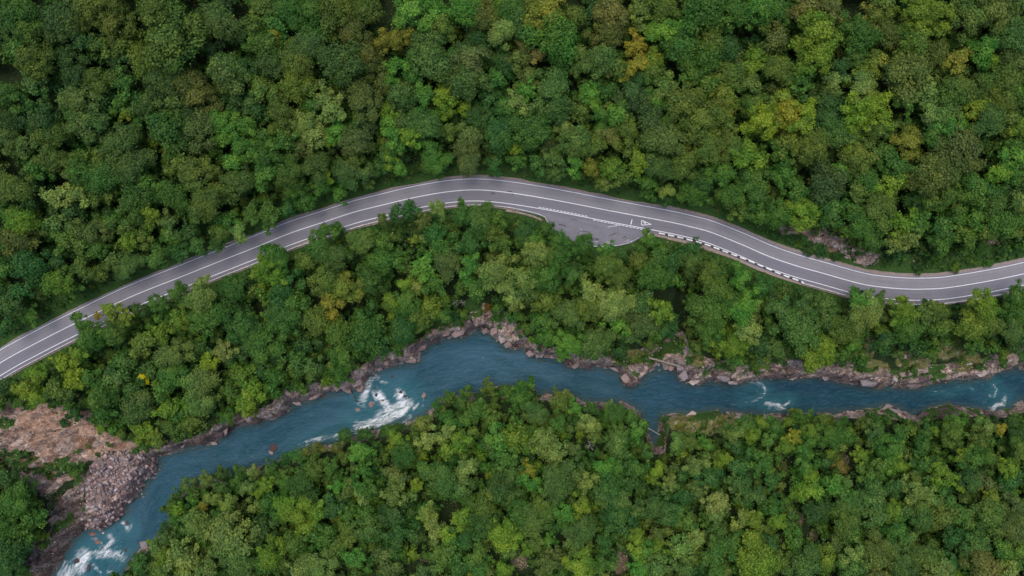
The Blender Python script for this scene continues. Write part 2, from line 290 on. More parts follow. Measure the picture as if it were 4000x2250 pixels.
# crowns: x, y, radius in photo pixels, colour code
TREES = """
83,54,62,G;120,116,55,GO;20,137,50,S;248,75,78,DA;257,116,60,S;352,25,60,O;331,79,50,O;447,33,50,O;455,112,60,OR;621,33,70,O;675,166,105,OG;571,224,60,OY;489,178,45,O;849,83,62,SP;932,124,50,S
990,166,35,G;836,199,45,K;83,195,50,G;145,232,62,O;273,232,55,D;331,166,50,D;398,182,42,O;464,232,48,D;41,373,58,G;141,335,48,S;290,298,55,D;385,315,55,OG;489,331,50,G;634,306,58,S;754,323,60,R
787,385,65,R;899,290,70,SP;952,265,45,D;629,360,55,D;319,393,58,SP;298,447,45,G;166,468,68,D;62,476,50,D;37,538,52,S;104,567,45,S;215,538,58,O;352,489,66,S;422,398,50,D;468,410,35,G;497,443,25,YO
547,480,30,G;596,414,60,SO;683,406,48,S;663,518,75,GD;476,567,62,S;737,464,50,D;787,509,65,AD;874,476,52,B;878,542,40,B;957,489,42,BG;952,571,55,BG;932,398,50,D;985,402,38,S
1025,41,50,O;1137,41,55,G;1232,58,60,G;1070,95,48,G;1079,133,30,M;1046,186,60,GO;1331,50,75,O;1414,50,58,O;1286,124,50,O;1381,137,60,R;1232,174,60,S;1145,232,62,O;1075,248,55,S;1157,315,60,OY
1331,265,78,SD;1439,215,60,R;1547,157,52,MO;1609,50,70,B;1671,25,50,B;1725,104,60,O;1646,157,65,S;1683,248,72,S;1799,41,58,BG;1882,58,58,R;1973,41,55,G;1969,120,55,P;1861,153,55,D;1778,215,40,G
1832,240,78,A;1828,323,70,S;1965,232,50,D;1547,261,42,B;1526,315,30,B;1613,298,32,BT;1654,373,40,BG;1580,373,55,S;1476,269,45,R;1493,331,40,R;1737,381,48,Y;1812,422,32,Y;1741,439,30,Y;1944,311,48,TB
1911,389,48,T;1981,427,42,G;1865,447,50,D;1021,352,48,O;1075,364,40,O;1104,447,58,O;1012,435,45,T;1207,340,45,O;1224,414,35,G;1199,427,22,Y;1282,393,45,PS;1302,427,48,P;1418,393,65,RS;1195,484,52,PG
1232,530,50,P;1319,513,40,B;1286,542,28,Y;1393,497,38,G;1435,497,45,KA;1509,431,32,YB;1518,476,38,B;1534,526,42,B;1596,534,45,YB;1580,484,50,S;1646,489,55,S;1696,455,38,G;1373,555,60,A;1758,509,35,O
1828,530,60,AP;1812,580,45,A;1944,509,58,T;1538,580,55,G;1683,580,45,G;1025,538,45,GS;1112,551,50,G;1178,580,40,A;2025,83,60,S;2133,50,75,MO;2228,75,55,O;2166,153,85,GB;2182,215,45,G;2046,174,28,E
2091,215,32,E;2025,232,45,R;2066,298,45,R;2157,356,65,S;2166,435,62,DS;2381,62,65,RE;2364,133,55,R;2315,62,40,D;2493,46,48,OP;2596,41,60,O;2592,133,50,BY;2542,124,35,BY;2658,112,45,BY;2489,186,42,M
2489,257,40,M;2447,302,28,M;2344,240,60,S;2261,207,30,P;2257,265,32,OP;2406,265,48,O;2547,240,45,YO;2766,54,85,G;2861,62,60,G;2969,41,52,BG;2965,95,45,O;2679,186,65,G;2770,145,55,O;2828,186,55,D
2745,240,62,G;2696,286,42,G;2754,331,50,GO;2841,290,55,O;2861,228,45,R;2985,199,45,O;2928,269,42,YO;2948,224,38,YO;2923,335,45,OA;2592,344,50,OP;2551,290,45,O;2497,315,55,D;2468,373,60,KS;2369,360,45,TB
2302,369,38,B;2315,406,30,YB;2265,435,42,O;2414,447,45,B;2435,472,28,Y;2344,447,35,G;2021,402,42,P;2062,360,35,B;2207,497,32,P;2062,522,68,GT;2538,472,65,KS;2559,398,45,GB;2609,468,26,B;2671,406,65,O
2725,476,70,O;2824,393,55,OM;2807,455,60,O;2592,551,68,SA;2447,518,55,O;2381,534,42,R;2344,501,32,G;2331,559,42,O;2248,551,58,SO;2145,559,45,A;2012,580,28,Y;2965,476,62,Y;2948,414,50,OG;2923,580,38,YO
2758,555,60,O;2849,559,55,OR;3025,33,45,TG;3062,62,35,G;3137,33,48,RE;3232,37,55,AE;3178,137,85,YG;3174,224,70,YG;3025,157,50,R;3352,124,58,G;3315,186,45,G;3447,21,50,O;3414,62,40,RM;3455,124,55,RD
3571,58,60,YO;3646,54,55,YO;3654,120,45,YO;3555,166,62,GO;3766,83,70,OS;3861,54,70,RO;3952,25,50,O;3948,141,60,S;3853,166,42,BT;3828,215,50,B;3870,240,35,Y;3977,224,60,AR;3410,248,48,OM;3398,290,45,OM
3344,224,42,O;3248,327,42,PO;3364,348,52,P;3277,265,45,D;3538,290,80,RS;3646,232,55,RO;3737,240,45,MO;3613,364,50,P;3522,398,38,BO;3650,393,30,P;3116,315,50,G;3050,269,55,O;3054,385,42,YP;3141,435,45,Y
3070,447,48,MY;3021,447,35,Y;3124,497,45,YG;3228,398,60,DS;3219,468,55,D;3385,414,58,Y;3435,464,48,Y;3340,468,50,Y;3327,530,32,Y;3414,509,52,OS;3265,522,58,SG;3166,555,55,O;3075,551,50,O;3663,447,45,PG
3621,439,38,P;3712,431,38,PG;3696,501,45,BT;3745,484,35,B;3633,518,42,G;3737,344,60,O;3828,331,60,OG;3919,323,65,O;3890,393,55,O;3807,427,42,YO;3853,489,55,ST;3932,468,50,O;3977,497,40,YO;3737,563,75,AR
3538,555,55,OM;3952,580,50,G;3041,595,50,G;3137,583,50,O;3224,715,72,KA;3062,686,50,GB;3104,748,48,G;3116,823,55,YG;3166,815,40,YG;3041,831,55,G;3137,864,50,YG;3240,827,50,GT;3282,666,35,B
3352,616,58,O;3364,699,52,G;3497,657,50,G;3472,719,48,YB;3542,690,48,O;3455,612,50,GD;3646,666,78,RD;3704,604,60,AR;3766,637,50,RO;3439,815,58,OR;3344,748,50,O;3323,815,45,G;3352,873,60,G;3600,765,52,TS
3683,773,60,OG;3795,748,60,G;3870,790,55,DG;3965,616,48,B;3890,678,40,YB;3948,682,40,GB;3965,798,48,SO;3795,844,50,GB;3725,852,48,GB;3903,873,58,G;3663,893,50,GD;3571,873,50,G;3518,881,45,YG
3414,881,50,G;3551,935,48,PO;3493,955,42,PO;3393,943,45,GO;3663,955,50,G;3766,930,50,GO;3849,906,45,O;3306,906,32,Y;58,736,55,O;116,775,45,D;148,658,50,G;233,631,55,O;311,658,55,G;427,678,65,G
400,627,45,O;225,767,45,P;311,763,45,PO;291,833,50,D;388,767,45,O;524,631,60,S;524,794,60,GS;575,724,45,G;707,643,48,O;765,685,55,OP;679,767,55,G;807,775,60,O;815,650,42,O;924,631,45,B;932,716,55,S
776,825,45,S;893,864,50,G;660,872,48,SP;668,922,45,GY;990,833,45,GS;939,907,42,P;870,903,42,O;582,821,38,YO;590,864,30,YO;446,864,38,G;516,887,45,O;501,942,42,YG;563,930,40,O;369,911,60,RS;233,880,50,S
78,872,52,YG;19,833,50,G;97,934,60,R;16,930,40,G;264,938,50,O;330,961,50,OG;388,973,42,G;116,1027,60,T;19,1046,50,G;233,1027,50,D;241,1093,60,GY;295,1120,42,G;148,1085,50,DT;330,1046,50,OD;446,1019,48,S
505,1019,55,TP;388,1066,42,O;621,1008,50,GS;699,978,46,T;776,959,46,TG;854,950,38,D;738,918,50,D;466,1070,32,D;19,1136,45,D;78,1143,45,T;133,1237,42,G;41,1195,50,SD;25,1278,42,T;269,1145,30,G
439,1208,42,YP;489,1237,38,YP;381,1232,18,M;538,1208,35,D;331,1266,42,G;364,1315,60,G;447,1299,55,OG;613,1183,40,GB;787,1154,62,PO;696,1141,40,G;704,1249,48,YO;812,1241,58,G;911,1125,55,TG;882,1224,45,DG
952,1274,60,TG;634,1299,45,YG;567,1348,48,O;687,1382,55,SP;787,1357,45,DG;874,1373,38,PE;812,1415,38,Y;973,1357,45,KT;257,1423,50,Y;311,1382,40,YO;298,1481,45,Y;153,1456,48,YO;104,1518,48,YO;153,1547,42,YG
360,1473,42,G;236,1522,48,OD;25,1506,40,D;497,1411,50,GS;455,1473,50,S;563,1469,24,L;414,1539,55,GO;518,1514,45,DG;683,1464,55,G;600,1444,45,TS;787,1493,55,PS;642,1518,48,G;538,1576,65,AG;787,1568,55,SP
663,1593,48,YG;725,1605,42,G;911,1390,40,D;952,1464,48,GY;903,1522,40,OG;965,1576,48,YG;894,1622,34,G;414,1605,45,GT;509,1638,30,TB;559,1675,38,YO;671,1663,42,O;745,1647,42,O;611,1705,30,YP;26,1966,60,G
62,1955,55,G;129,2017,50,G;26,1862,45,D;103,1904,40,D;31,2043,55,G;52,2147,70,DT;40,2225,50,T;1070,988,48,G;1089,1027,50,G;1039,1046,50,YG;1078,1085,45,YG;1022,1012,26,Y;1272,908,46,G;1252,969,55,GS
1310,894,32,T;1206,1019,45,O;1116,1128,60,T;1310,1008,60,S;1408,949,55,GP;1497,949,45,G;1493,860,24,O;1590,821,50,T;1710,817,38,PG;1505,1019,55,G;1699,911,48,TG;1718,957,40,G;1804,790,20,G;1807,841,45,GT
1873,840,58,SG;1932,856,45,G;1835,949,60,TG;1924,903,48,O;1963,949,45,GO;1660,1043,48,B;1660,864,36,R;1757,1027,58,AS;1582,1109,28,YB;1629,1116,35,P;1699,1105,48,G;1835,1039,42,BT;1272,1093,55,O
1349,1116,58,OM;1446,1085,55,DG;1943,1058,58,P;1978,1124,45,P;1854,1124,50,GO;1088,1235,60,TG;1156,1184,50,G;1028,1342,62,G;1135,1235,60,GT;1293,1180,48,MO;1254,1257,58,O;1199,1342,45,D;1165,1406,45,SG
1216,1440,42,S;1028,1449,42,D;985,1534,50,YG;1079,1470,48,G;1327,1312,55,GO;1348,1389,55,G;1331,1440,36,G;1442,1287,75,TG;1476,1351,50,T;1575,1261,55,T;1592,1176,58,G;1532,1180,38,YG;1626,1227,48,O
1681,1197,45,OY;1647,1265,35,O;1733,1235,38,G;1348,1701,36,GT;1233,1755,42,R;1318,1745,34,R;1434,1695,40,DG;1519,1680,36,G;1647,1655,44,PR;1669,1714,50,P;1711,1590,36,TG;1755,1560,36,G;1805,1577,42,DG
1912,1513,38,O;1822,1540,34,G;1985,1534,42,G;1861,1598,50,G;1758,1650,45,G;1822,1641,42,G;1925,1632,45,OG;1946,1714,48,BT;1822,1718,42,O;1745,1690,40,P;2017,1175,32,P;2406,1175,60,P;2393,1212,40,P
2311,1200,50,O;2228,1225,55,S;2137,1175,48,O;2124,1254,42,G;2414,1262,45,B;2484,1266,60,AS;2588,1216,44,YO;2497,1183,50,ST;2331,1324,55,S;2219,1340,54,B;2199,1382,32,B;2137,1316,42,GB;2389,1303,28,GP
2547,1295,32,G;2613,1254,40,TD;2455,1316,35,S;2766,1212,62,OG;2836,1179,50,G;2911,1196,50,B;2919,1287,48,P;2766,1283,55,G;2853,1349,56,YG;2965,1357,50,D;2969,1400,34,O;2592,1287,30,T;2041,1510,42,GB
2033,1556,48,G;2083,1618,55,S;2199,1545,42,OP;2186,1577,45,O;2248,1593,35,B;2311,1600,38,DG;2381,1592,32,P;2393,1626,50,G;2460,1625,42,GD;2306,1659,48,P;2418,1697,50,GP;2491,1680,42,BT;2041,1692,45,G
2124,1721,50,PS;2174,1655,48,G;2640,1725,40,PG;2683,1717,36,O;2849,1690,42,OS;2911,1659,48,G;2973,1650,38,YG;2058,908,50,TD;2089,940,45,GB;2093,988,58,P;2101,1027,35,P;2128,893,36,DG;2182,938,44,G
2268,962,52,G;2178,1000,52,GO;2369,970,32,BT;2419,990,30,TS;2536,932,36,GB;2497,967,28,G;2493,1019,42,OR;2567,1008,45,GS;2563,1074,55,G;2369,1039,55,OG;2408,1085,55,O;2233,1074,50,TG;2311,1132,45,P
2039,1085,50,PG;2136,1078,60,G;2050,1132,45,S;2691,1019,55,DO;2699,970,38,T;2784,1066,50,O;2893,1085,42,B;2881,1040,20,B;2807,1136,55,O;2621,1027,50,TD;2970,1125,44,TG;2245,640,42,B;2307,660,38,MO
2361,712,42,OP;2171,672,44,S;2167,623,45,S;2097,640,44,TG;2023,630,42,G;2388,658,50,GY;2497,623,45,YG;2485,666,35,YG;2582,647,62,SD;2524,712,46,GB;2668,631,55,O;2815,682,58,GB;2738,709,55,TS
2912,619,50,YG;2939,697,58,GO;2606,748,34,PY;2602,775,30,T;2707,765,52,G;2854,763,52,GO;2951,763,55,GD;2893,818,46,OG;2965,845,44,G;2524,748,34,G;2427,690,45,O;1039,623,55,G;1039,689,48,BT
1128,678,60,GO;1241,650,60,S;1369,680,52,S;1388,623,42,O;1427,680,42,S;1155,728,55,G;1280,693,30,Y;1326,710,28,T;1330,755,40,G;1194,785,46,G;1058,823,50,GS;1047,870,34,G;1128,815,38,T;1485,650,38,T
1524,619,40,YG;1559,660,36,B;1699,632,54,GB;1714,662,34,G;1827,630,50,A;1835,650,32,AP;1932,645,44,TG;1252,730,40,G;1435,715,28,O;3116,1289,72,SG;3023,1367,40,S;3280,1289,58,OG;3210,1367,50,YG
3155,1400,50,YG;3361,1231,55,PO;3450,1243,25,R;3443,1289,32,OY;3450,1328,44,TD;3330,1344,28,B;3291,1375,30,G;3512,1227,50,YG;3547,1278,60,G;3602,1235,45,S;3660,1227,48,O;3672,1282,46,OG;3804,1247,68,OY
3854,1270,55,O;3936,1285,55,S;3963,1219,55,G;3807,1341,38,G;3970,1328,46,D;3217,1239,50,S;3058,1219,50,S;3167,1223,45,TG;3349,1170,44,BG;3347,1138,20,T;3392,1150,24,PG;3435,1170,32,OG;3388,1216,55,P
3132,1193,45,S;3217,1185,48,S;3039,1205,50,S;3524,1212,52,YG;3652,1208,44,O;3598,1205,28,T;3835,1187,58,YG;3986,1145,44,G;3955,1162,40,G;3101,1610,26,O;3128,1640,42,G;3210,1645,46,OG;3023,1666,46,G
3074,1650,24,YG;3233,1697,60,G;3299,1697,45,G;3101,1701,35,MY;3163,1681,42,GY;3291,1645,26,T;3369,1655,34,OA;3419,1660,30,G;3419,1685,45,S;3505,1693,46,G;3609,1684,40,TG;3652,1680,22,YG;3730,1645,42,BG
3718,1689,60,OG;3846,1664,44,PO;3908,1677,25,M;3939,1645,42,G;3815,1716,50,O;3970,1685,55,D;732,1898,40,AS;806,1874,35,PG;864,1850,36,DS;686,1940,32,S;672,1970,28,O;947,1842,36,GD;931,1874,35,G
873,1907,40,DG;993,1849,35,P;972,1898,38,PS;1059,1834,40,TG;1113,1795,34,T;1163,1785,38,TB;1225,1836,45,OG;1411,1766,50,B;1423,1832,32,BT;1287,1824,42,G;1324,1898,30,B;1365,1907,38,RO;1423,1903,42,G
1411,1927,28,P;1038,1898,38,YG;1009,1923,28,YG;1051,1960,38,TB;695,1994,28,Y;690,2031,32,G;840,1948,35,PY;893,1965,38,PY;798,1977,28,MD;860,2010,30,G;918,2006,25,P;1142,1981,55,YG;1196,1948,35,G
1092,2014,30,G;1237,2002,42,BY;1204,2052,45,YG;1307,1981,50,DT;765,2043,52,PG;823,2068,42,PY;926,2089,78,P;650,2062,34,D;699,2085,35,TB;650,2105,36,S;622,2147,42,SP;707,2147,50,PS;728,2184,50,P
645,2176,42,YG;551,2205,44,TG;637,2221,40,OG;860,2147,42,S;885,2185,32,S;1059,2159,55,YG;1038,2201,40,G;1013,2101,42,D;1038,2064,50,D;1163,2118,55,GO;1266,2097,50,G;1361,2064,40,OG;1361,2110,40,O
1444,2064,50,SG;1365,2006,35,G;1432,2002,40,G;1245,2201,55,PS;1171,2234,40,P;1382,2172,40,BT;955,2209,55,S;823,2217,45,SP;736,2230,42,PY;1113,2188,40,O;1307,2147,45,OD;1183,1898,55,DG;1113,1886,40,G
1554,1712,38,YG;1786,1733,45,YG;1579,1778,55,GD;1910,1729,35,TP;2013,1704,50,YD;1968,1720,16,M;2092,1720,35,YG;2163,1766,42,P;2237,1758,30,A;2407,1733,48,GP;1976,1787,50,G;1769,1791,35,T;1823,1824,45,PS
1554,1865,45,AP;1541,1932,50,SP;1624,1898,27,Y;1724,1874,55,SG;1806,1907,48,S;1670,1828,40,G;2067,1836,32,M;2080,1886,38,BG;1997,1836,45,SG;2171,1849,55,S;2245,1849,45,S;1955,1907,55,DS;1993,1932,40,S
1889,1973,55,OG;2171,1915,55,SD;2357,1820,38,B;2407,1824,35,GB;2378,1894,55,TG;2295,1882,35,PG;2452,1882,48,DG;2481,1824,40,G;2034,2002,50,G;2113,2002,50,OG;2204,2006,38,BG;2266,1977,40,YO;2204,2048,30,G
2357,1932,45,ST;2423,1956,42,TP;2411,2023,60,T;1666,1994,38,PY;1690,2043,32,P;1699,2085,32,P;1541,2002,60,D;1748,2097,35,YB;1806,2023,40,YG;1889,2043,55,DG;1815,2105,55,TG;1972,2085,58,YB;2080,2039,55,OS
2080,2118,36,GP;2059,2150,26,YG;2266,2076,55,S;2254,2118,45,S;2361,2115,36,TG;1533,2147,45,TG;1525,2209,50,AS;1657,2232,40,AS;1740,2168,50,OG;1790,2209,45,GD;1860,2168,42,O;1873,2221,45,G;1968,2217,30,YG
2138,2209,42,AG;2171,2168,35,A;2262,2201,55,YO;2349,2201,40,OG;2485,2089,30,YG;2488,2147,36,YG;2500,2221,36,B;1562,2085,50,DG;2645,1749,35,OG;2699,1735,36,O;2765,1741,28,B;2873,1687,45,OP;2869,1737,45,D
2935,1704,38,YG;3001,1720,35,SB;3138,1758,42,GB;3063,1745,40,YG;2525,1770,35,SG;2566,1832,36,Y;2546,1869,30,YG;2616,1886,38,PO;2637,1824,25,S;2715,1816,40,PG;2769,1861,48,T;2806,1811,22,YG;2831,1787,25,YG
2885,1816,42,TS;2976,1807,48,G;3005,1869,36,GT;2873,1882,42,S;2910,1923,38,TB;2947,1932,38,ST;2724,1919,38,SP;2802,1965,45,PE;2794,2010,28,P;2666,1940,45,TD;2550,1981,55,ST;2616,2010,45,TS;2682,2031,45,OG
2898,2023,38,PO;2939,2031,35,YO;3030,2035,30,YB;3013,1981,35,G;2989,2064,25,O;3163,1911,45,YB;3117,1932,28,YG;3167,1865,30,Y;3138,1828,35,GB;3254,1898,45,GB;3353,1774,30,YG;3411,1725,35,S;3473,1753,50,G
3390,1857,40,G;3432,1816,45,OG;3485,1807,35,YG;3411,1907,45,SG;3307,1961,50,SG;3299,2031,55,OG;3320,2068,42,G;3204,1981,50,D;3411,1973,45,S;3415,2023,45,S;3485,1994,40,GB;2570,2085,38,RO;2657,2134,48,PG
2715,2105,35,P;2517,2147,38,BG;2562,2134,32,YG;2562,2205,48,SP;2670,2221,40,S;2802,2126,35,OG;2806,2076,42,DO;2860,2126,45,G;2935,2168,68,YO;2914,2221,45,YO;2790,2176,48,G;2806,2217,38,G;2997,2126,42,TD
3100,2114,38,GB;3134,2197,60,ST;3051,2188,42,O;3221,2180,42,YO;3254,2122,40,AS;3328,2159,42,PG;3328,2209,42,SG;3415,2134,50,RO;3411,2188,48,RO;3419,2234,42,R;3481,2159,38,OP;2947,2089,40,OG;3602,1733,42,TG
3796,1787,48,G;3846,1787,32,G;3751,1778,30,YG;3937,1828,38,YG;3970,1753,40,OG;3511,1816,28,YG;3473,1795,40,G;3589,1811,48,TG;3660,1832,42,YG;3693,1869,35,YG;3742,1898,25,Y;3573,1915,48,PO;3618,1936,42,PO
3564,1869,35,O;3486,1898,42,DG;3390,1940,50,S;3494,1994,38,YG;3581,2010,52,SG;3668,2014,50,OR;3697,1956,40,GT;3755,2010,38,G;3780,1878,50,DS;3850,1890,38,A;3933,1882,42,T;3871,1940,28,YP;3842,2014,60,OS
3958,1981,45,AS;3966,2064,60,AO;3883,2064,45,O;3531,2097,42,GP;3490,2064,40,G;3713,2101,40,T;3800,2126,55,ST;3904,2139,45,GB;3966,2147,40,GY;3945,2188,45,G;3838,2221,60,RE;3705,2188,38,T;3614,2168,50,OS
3656,2226,52,PS;3511,2184,50,S;3552,2221,45,SD;3771,2159,35,G;3925,2230,42,P
"""
BUSHES = """
3344,947,30,D;3095,930,30,D;3124,955,18,YG;3203,976,38,TD;3025,918,24,D;3157,976,28,D;3269,997,24,DG;3468,1009,28,D;3592,1042,28,D;3807,1009,34,G;3911,989,30,G;3660,1030,22,G;3730,1040,24,GY;3860,1030,24,GB
3700,990,26,G;3960,965,26,D;215,1622,18,T;253,1651,22,TD;327,1626,11,T;472,1688,22,T;380,1775,14,DG;310,1760,16,OD;350,1740,12,O;430,1735,14,OD;1780,1231,34,T;1908,1201,24,F;2075,1328,18,Y;2704,1353,20,B
2604,1645,24,D;3862,1328,30,PO;3738,1328,34,OA;3699,1297,20,E;3330,1400,20,G;3480,1370,24,OG;3620,1360,26,GO;3540,1420,18,O;3760,1400,18,OG;2900,1400,20,GO;2440,1350,24,GO;2480,1400,22,O;2420,1385,18,OG
2985,1080,18,G;3040,1110,20,G;3120,1140,20,G;2920,1130,24,OD;2400,1400,18,OG;3270,1790,34,R;3290,1830,30,E;3055,1822,26,RA;3110,1990,16,G;2750,1660,20,OD;2660,1665,20,OM;2700,1640,12,O;2820,1640,22,OE;2100,870,14,DG
140,1790,16,OD;60,1840,20,D;180,1870,20,OD;270,1830,16,O;300,1800,16,OD
"""
# ------------------------------------------------------------------ terrain heights
road = spline(Wl(ROAD_PX), 1.5)                       # centre line in metres
layby = Wl(LAYBY_PX)
north = Wl(NORTH_PX, WATER_Z); south = Wl(SOUTH_PX, WATER_Z)
river = np.vstack([north, south[::-1]])
gully = Wl([(2668, 1130), (2650, 1250), (2605, 1370), (2590, 1460)], -12)

def hgt(X, Y, full=False):
    X = np.asarray(X, float); Y = np.asarray(Y, float)
    dn = poly_dist(X, Y, north); ds = poly_dist(X, Y, south)
    ins = inside(X, Y, river)
    yr = np.interp(X, road[:, 0], road[:, 1])
    dc = poly_dist(X, Y, road[::3])
    dd = np.maximum(dc - 5.0, 0)
    inl = inside(X, Y, layby)
    dl = np.where(inl, 0, poly_dist(X, Y, layby, True))
    dd = np.minimum(dd, np.maximum(dl - .8, 0))
    n1 = fbm(X / 28, Y / 28, 4, 3); n2 = fbm(X / 7, Y / 7, 3, 9)
    up = .45 * np.minimum(dd, 8) + .20 * np.maximum(dd - 8, 0) + (n1 * 2.2 + n2 * .7) * sstep(0, 12, dd)
    t = dn / (dn + dd + 1e-6)
    mid = WATER_Z + 18 * (.36 * sstep(0, 3.6, dn) + .64 * t ** .95) + (n1 * 2.5 + n2 * .9) * 4 * t * (1 - t) * sstep(0, 4, dn)
    g = poly_dist(X, Y, gully)
    mid = mid - 4.5 * (1 - sstep(1.0, 5.5, g)) * sstep(0, 3, dn) * sstep(0, 6, dd)
    sou = WATER_Z + 5.5 * sstep(0, 2.6, ds) + .10 * ds + (n1 * 1.6 + n2 * .8) * sstep(1, 8, ds)
    h = np.where(ins, WATER_Z - np.minimum(2.5, .9 * np.minimum(dn, ds)) - .05,
                 np.where(Y > yr, up, np.where(dn < ds, mid, sou)))
    h = np.where(dd <= 0, 0, h) - .12
    if full: return h, dn, ds, dd, ins, Y > yr
    return h

def ground_at(px, py, extra=0.0):
    """world point at height ground+extra seen at the given photo pixels (arrays)"""
    px = np.asarray(px, float); py = np.asarray(py, float); z = np.full(px.shape, -5.0)
    for _ in range(7):
        X, Y = W(px, py, z)
        z = .35 * z + .65 * (hgt(X, Y) + extra)
    return X, Y, z - extra

# ------------------------------------------------------------------ ground sheet
def axis(a, b, step, far):
    c = list(np.arange(a, b + step, step)); s = step; lo = a; hi = b + step
    left = []; right = []
    while lo > -far: s *= 1.25; lo -= s; left.append(lo)
    s = step
    while hi < far: s *= 1.25; hi += s; right.append(hi)
    return np.array(left[::-1] + c + right)
ax = axis(-188, 188, .55, 2200); ay = axis(-112, 112, .55, 2200)
GX, GY = np.meshgrid(ax, ay)
H0, dn, ds, dd, ins, upper = hgt(GX, GY, True)
far = sstep(250, 900, np.hypot(GX, GY))
H0 = H0 * (1 - far) + far * np.where(ins, H0, np.clip(H0, -20, 60))
PX, PY = to_px(GX, GY, H0)
wob = fbm(GX / 4, GY / 4, 4, 21)
def pmask(polys, soft=14):
    m = np.zeros(GX.shape)
    near = (PX > -400) & (PX < 4400) & (PY > -300) & (PY < 2600)
    idx = np.where(near)
    qx, qy = PX[idx], PY[idx]; v = np.zeros(qx.shape)
    for p in polys:
        p = np.array(p, float)
        bx = (qx > p[:, 0].min() - 40) & (qx < p[:, 0].max() + 40) & (qy > p[:, 1].min() - 40) & (qy < p[:, 1].max() + 40)
        if not bx.any(): continue
        d = poly_dist(qx[bx], qy[bx], p, True); s = np.where(inside(qx[bx], qy[bx], p), d, -d)
        v[bx] = np.maximum(v[bx], sstep(-soft, soft, s + wob[idx][bx] * 22))
    m[idx] = v
    return m
m_slide = pmask([SLIDE, CUT], 12); m_scree = pmask([SCREE], 8); m_moss = pmask([MOSS], 12)
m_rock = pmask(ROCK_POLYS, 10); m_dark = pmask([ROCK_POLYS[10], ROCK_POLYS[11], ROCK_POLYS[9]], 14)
band_n = 4.6 + 3.4 * vnoise(GX / 9, GY / 9, 5) + 2.2 * sstep(35, 60, GX)
m_rock = np.maximum(m_rock, (1 - sstep(band_n - 1.2, band_n + .6, dn + wob * 1.5)) * (~ins) * (ds > dn))
m_rock = np.maximum(m_rock, (1 - sstep(1.6, 2.6, ds + wob)) * (~ins) * (ds < dn))
m_rock = np.maximum(m_rock, ins * 1.0)
clr = np.zeros(GX.shape)
for (cx, cy, rx, ry) in CLEAR:
    e = np.hypot((PX - cx) / rx, (PY - cy) / ry)
    clr = np.maximum(clr, 1 - sstep(.6, 1.15, e + wob * .8))
m_clear = clr * (1 - m_slide) * (1 - m_scree)
m_green = sstep(-.15, .25, fbm(GX / 3, GY / 3, 5, 44)) * sstep(2.0, 6.5, dn + wob * 2)    # plants over the rock
m_verge = (1 - sstep(3.5, 8.5, dd + wob * 2))
for (cx, cy, rx, ry) in OPEN[1:8]:
    e = np.hypot((PX - cx) / rx, (PY - cy) / ry); m_moss = np.maximum(m_moss, .8 * (1 - sstep(.7, 1.3, e + wob * .4)))
for (cx, cy, rx, ry) in OPEN[8:]:
    e = np.hypot((PX - cx) / rx, (PY - cy) / ry); m_verge = np.maximum(m_verge, 1 - sstep(.8, 1.3, e + wob * .3))
rx_ = GX * .86 + GY * .5; ry_ = -GX * .5 + GY * .86
big, tone1 = facets(rx_ / 4.4 + .2 * wob, ry_ / 2.9, 51); mid, tone2 = facets(rx_ / 1.9, ry_ / 1.25 + .2 * wob, 61)
amp = np.clip(m_rock * (~ins) + .9 * m_slide + .3 * m_scree, 0, 1) * sstep(.6, 2.0, np.minimum(dn, ds) + 1.2) * sstep(.2, 2.5, dd)
H = H0 + amp * ((big - .45) * 2.8 + (mid - .5) * 1.1) + fbm(GX / 1.6, GY / 1.6, 3, 71) * .22 * sstep(.3, 2.5, dd) * (~ins)
H = np.where(ins, np.minimum(H, WATER_Z - .25), H)
ny, nx = GX.shape
V = np.c_[GX.ravel(), GY.ravel(), H.ravel()]
i = np.arange(ny * nx).reshape(ny, nx)
F = np.c_[i[:-1, :-1].ravel(), i[:-1, 1:].ravel(), i[1:, 1:].ravel(), i[1:, :-1].ravel()]

gm, nt, nd, lk, b = new_mat('ground_cover')
n_s = noise(nt, 3.2, 8, .7); n_b = noise(nt, .22, 5, .6); n_m = noise(nt, .9, 8, .65, dist=.6)
floor = ramp(nt, n_s, [(.3, lin((18, 26, 14))), (.52, lin((36, 50, 26))), (.75, lin((60, 78, 38)))])
grass = ramp(nt, n_s, [(.28, lin((32, 54, 24))), (.5, lin((54, 84, 36))), (.75, lin((90, 102, 52)))])
vo = N(nt, 'ShaderNodeTexVoronoi', feature='DISTANCE_TO_EDGE'); vo.inputs['Scale'].default_value = .55
mp = N(nt, 'ShaderNodeMapping'); mp.inputs['Rotation'].default_value = (.3, .5, .7); mp.inputs['Scale'].default_value = (1, 2.1, 1.2)
geo = N(nt, 'ShaderNodeNewGeometry'); lk.new(geo.outputs['Position'], mp.inputs[0])
wv = N(nt, 'ShaderNodeVectorMath', operation='ADD'); lk.new(mp.outputs[0], wv.inputs[0])
nn = N(nt, 'ShaderNodeTexNoise'); nn.inputs['Scale'].default_value = .5; nn.inputs['Detail'].default_value = 5; lk.new(mp.outputs[0], nn.inputs['Vector'])
lk.new(nn.outputs['Color'], wv.inputs[1]); lk.new(wv.outputs[0], vo.inputs['Vector'])
crack = ramp(nt, vo.outputs['Distance'], [(0, (.22, .2, .2)), (.07, (1, 1, 1))])
rock = ramp(nt, n_m, [(.28, lin((58, 50, 47))), (.42, lin((116, 104, 98))), (.58, lin((156, 143, 134))), (.76, lin((204, 194, 184)))])
rock = mixc(nt, .75, rock, crack, 'MULTIPLY')
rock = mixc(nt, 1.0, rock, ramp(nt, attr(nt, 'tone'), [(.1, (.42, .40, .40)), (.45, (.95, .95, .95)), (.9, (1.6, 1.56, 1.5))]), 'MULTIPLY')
rust = ramp(nt, n_b, [(.45, (1, 1, 1)), (.7, (1.0, .84, .78))])
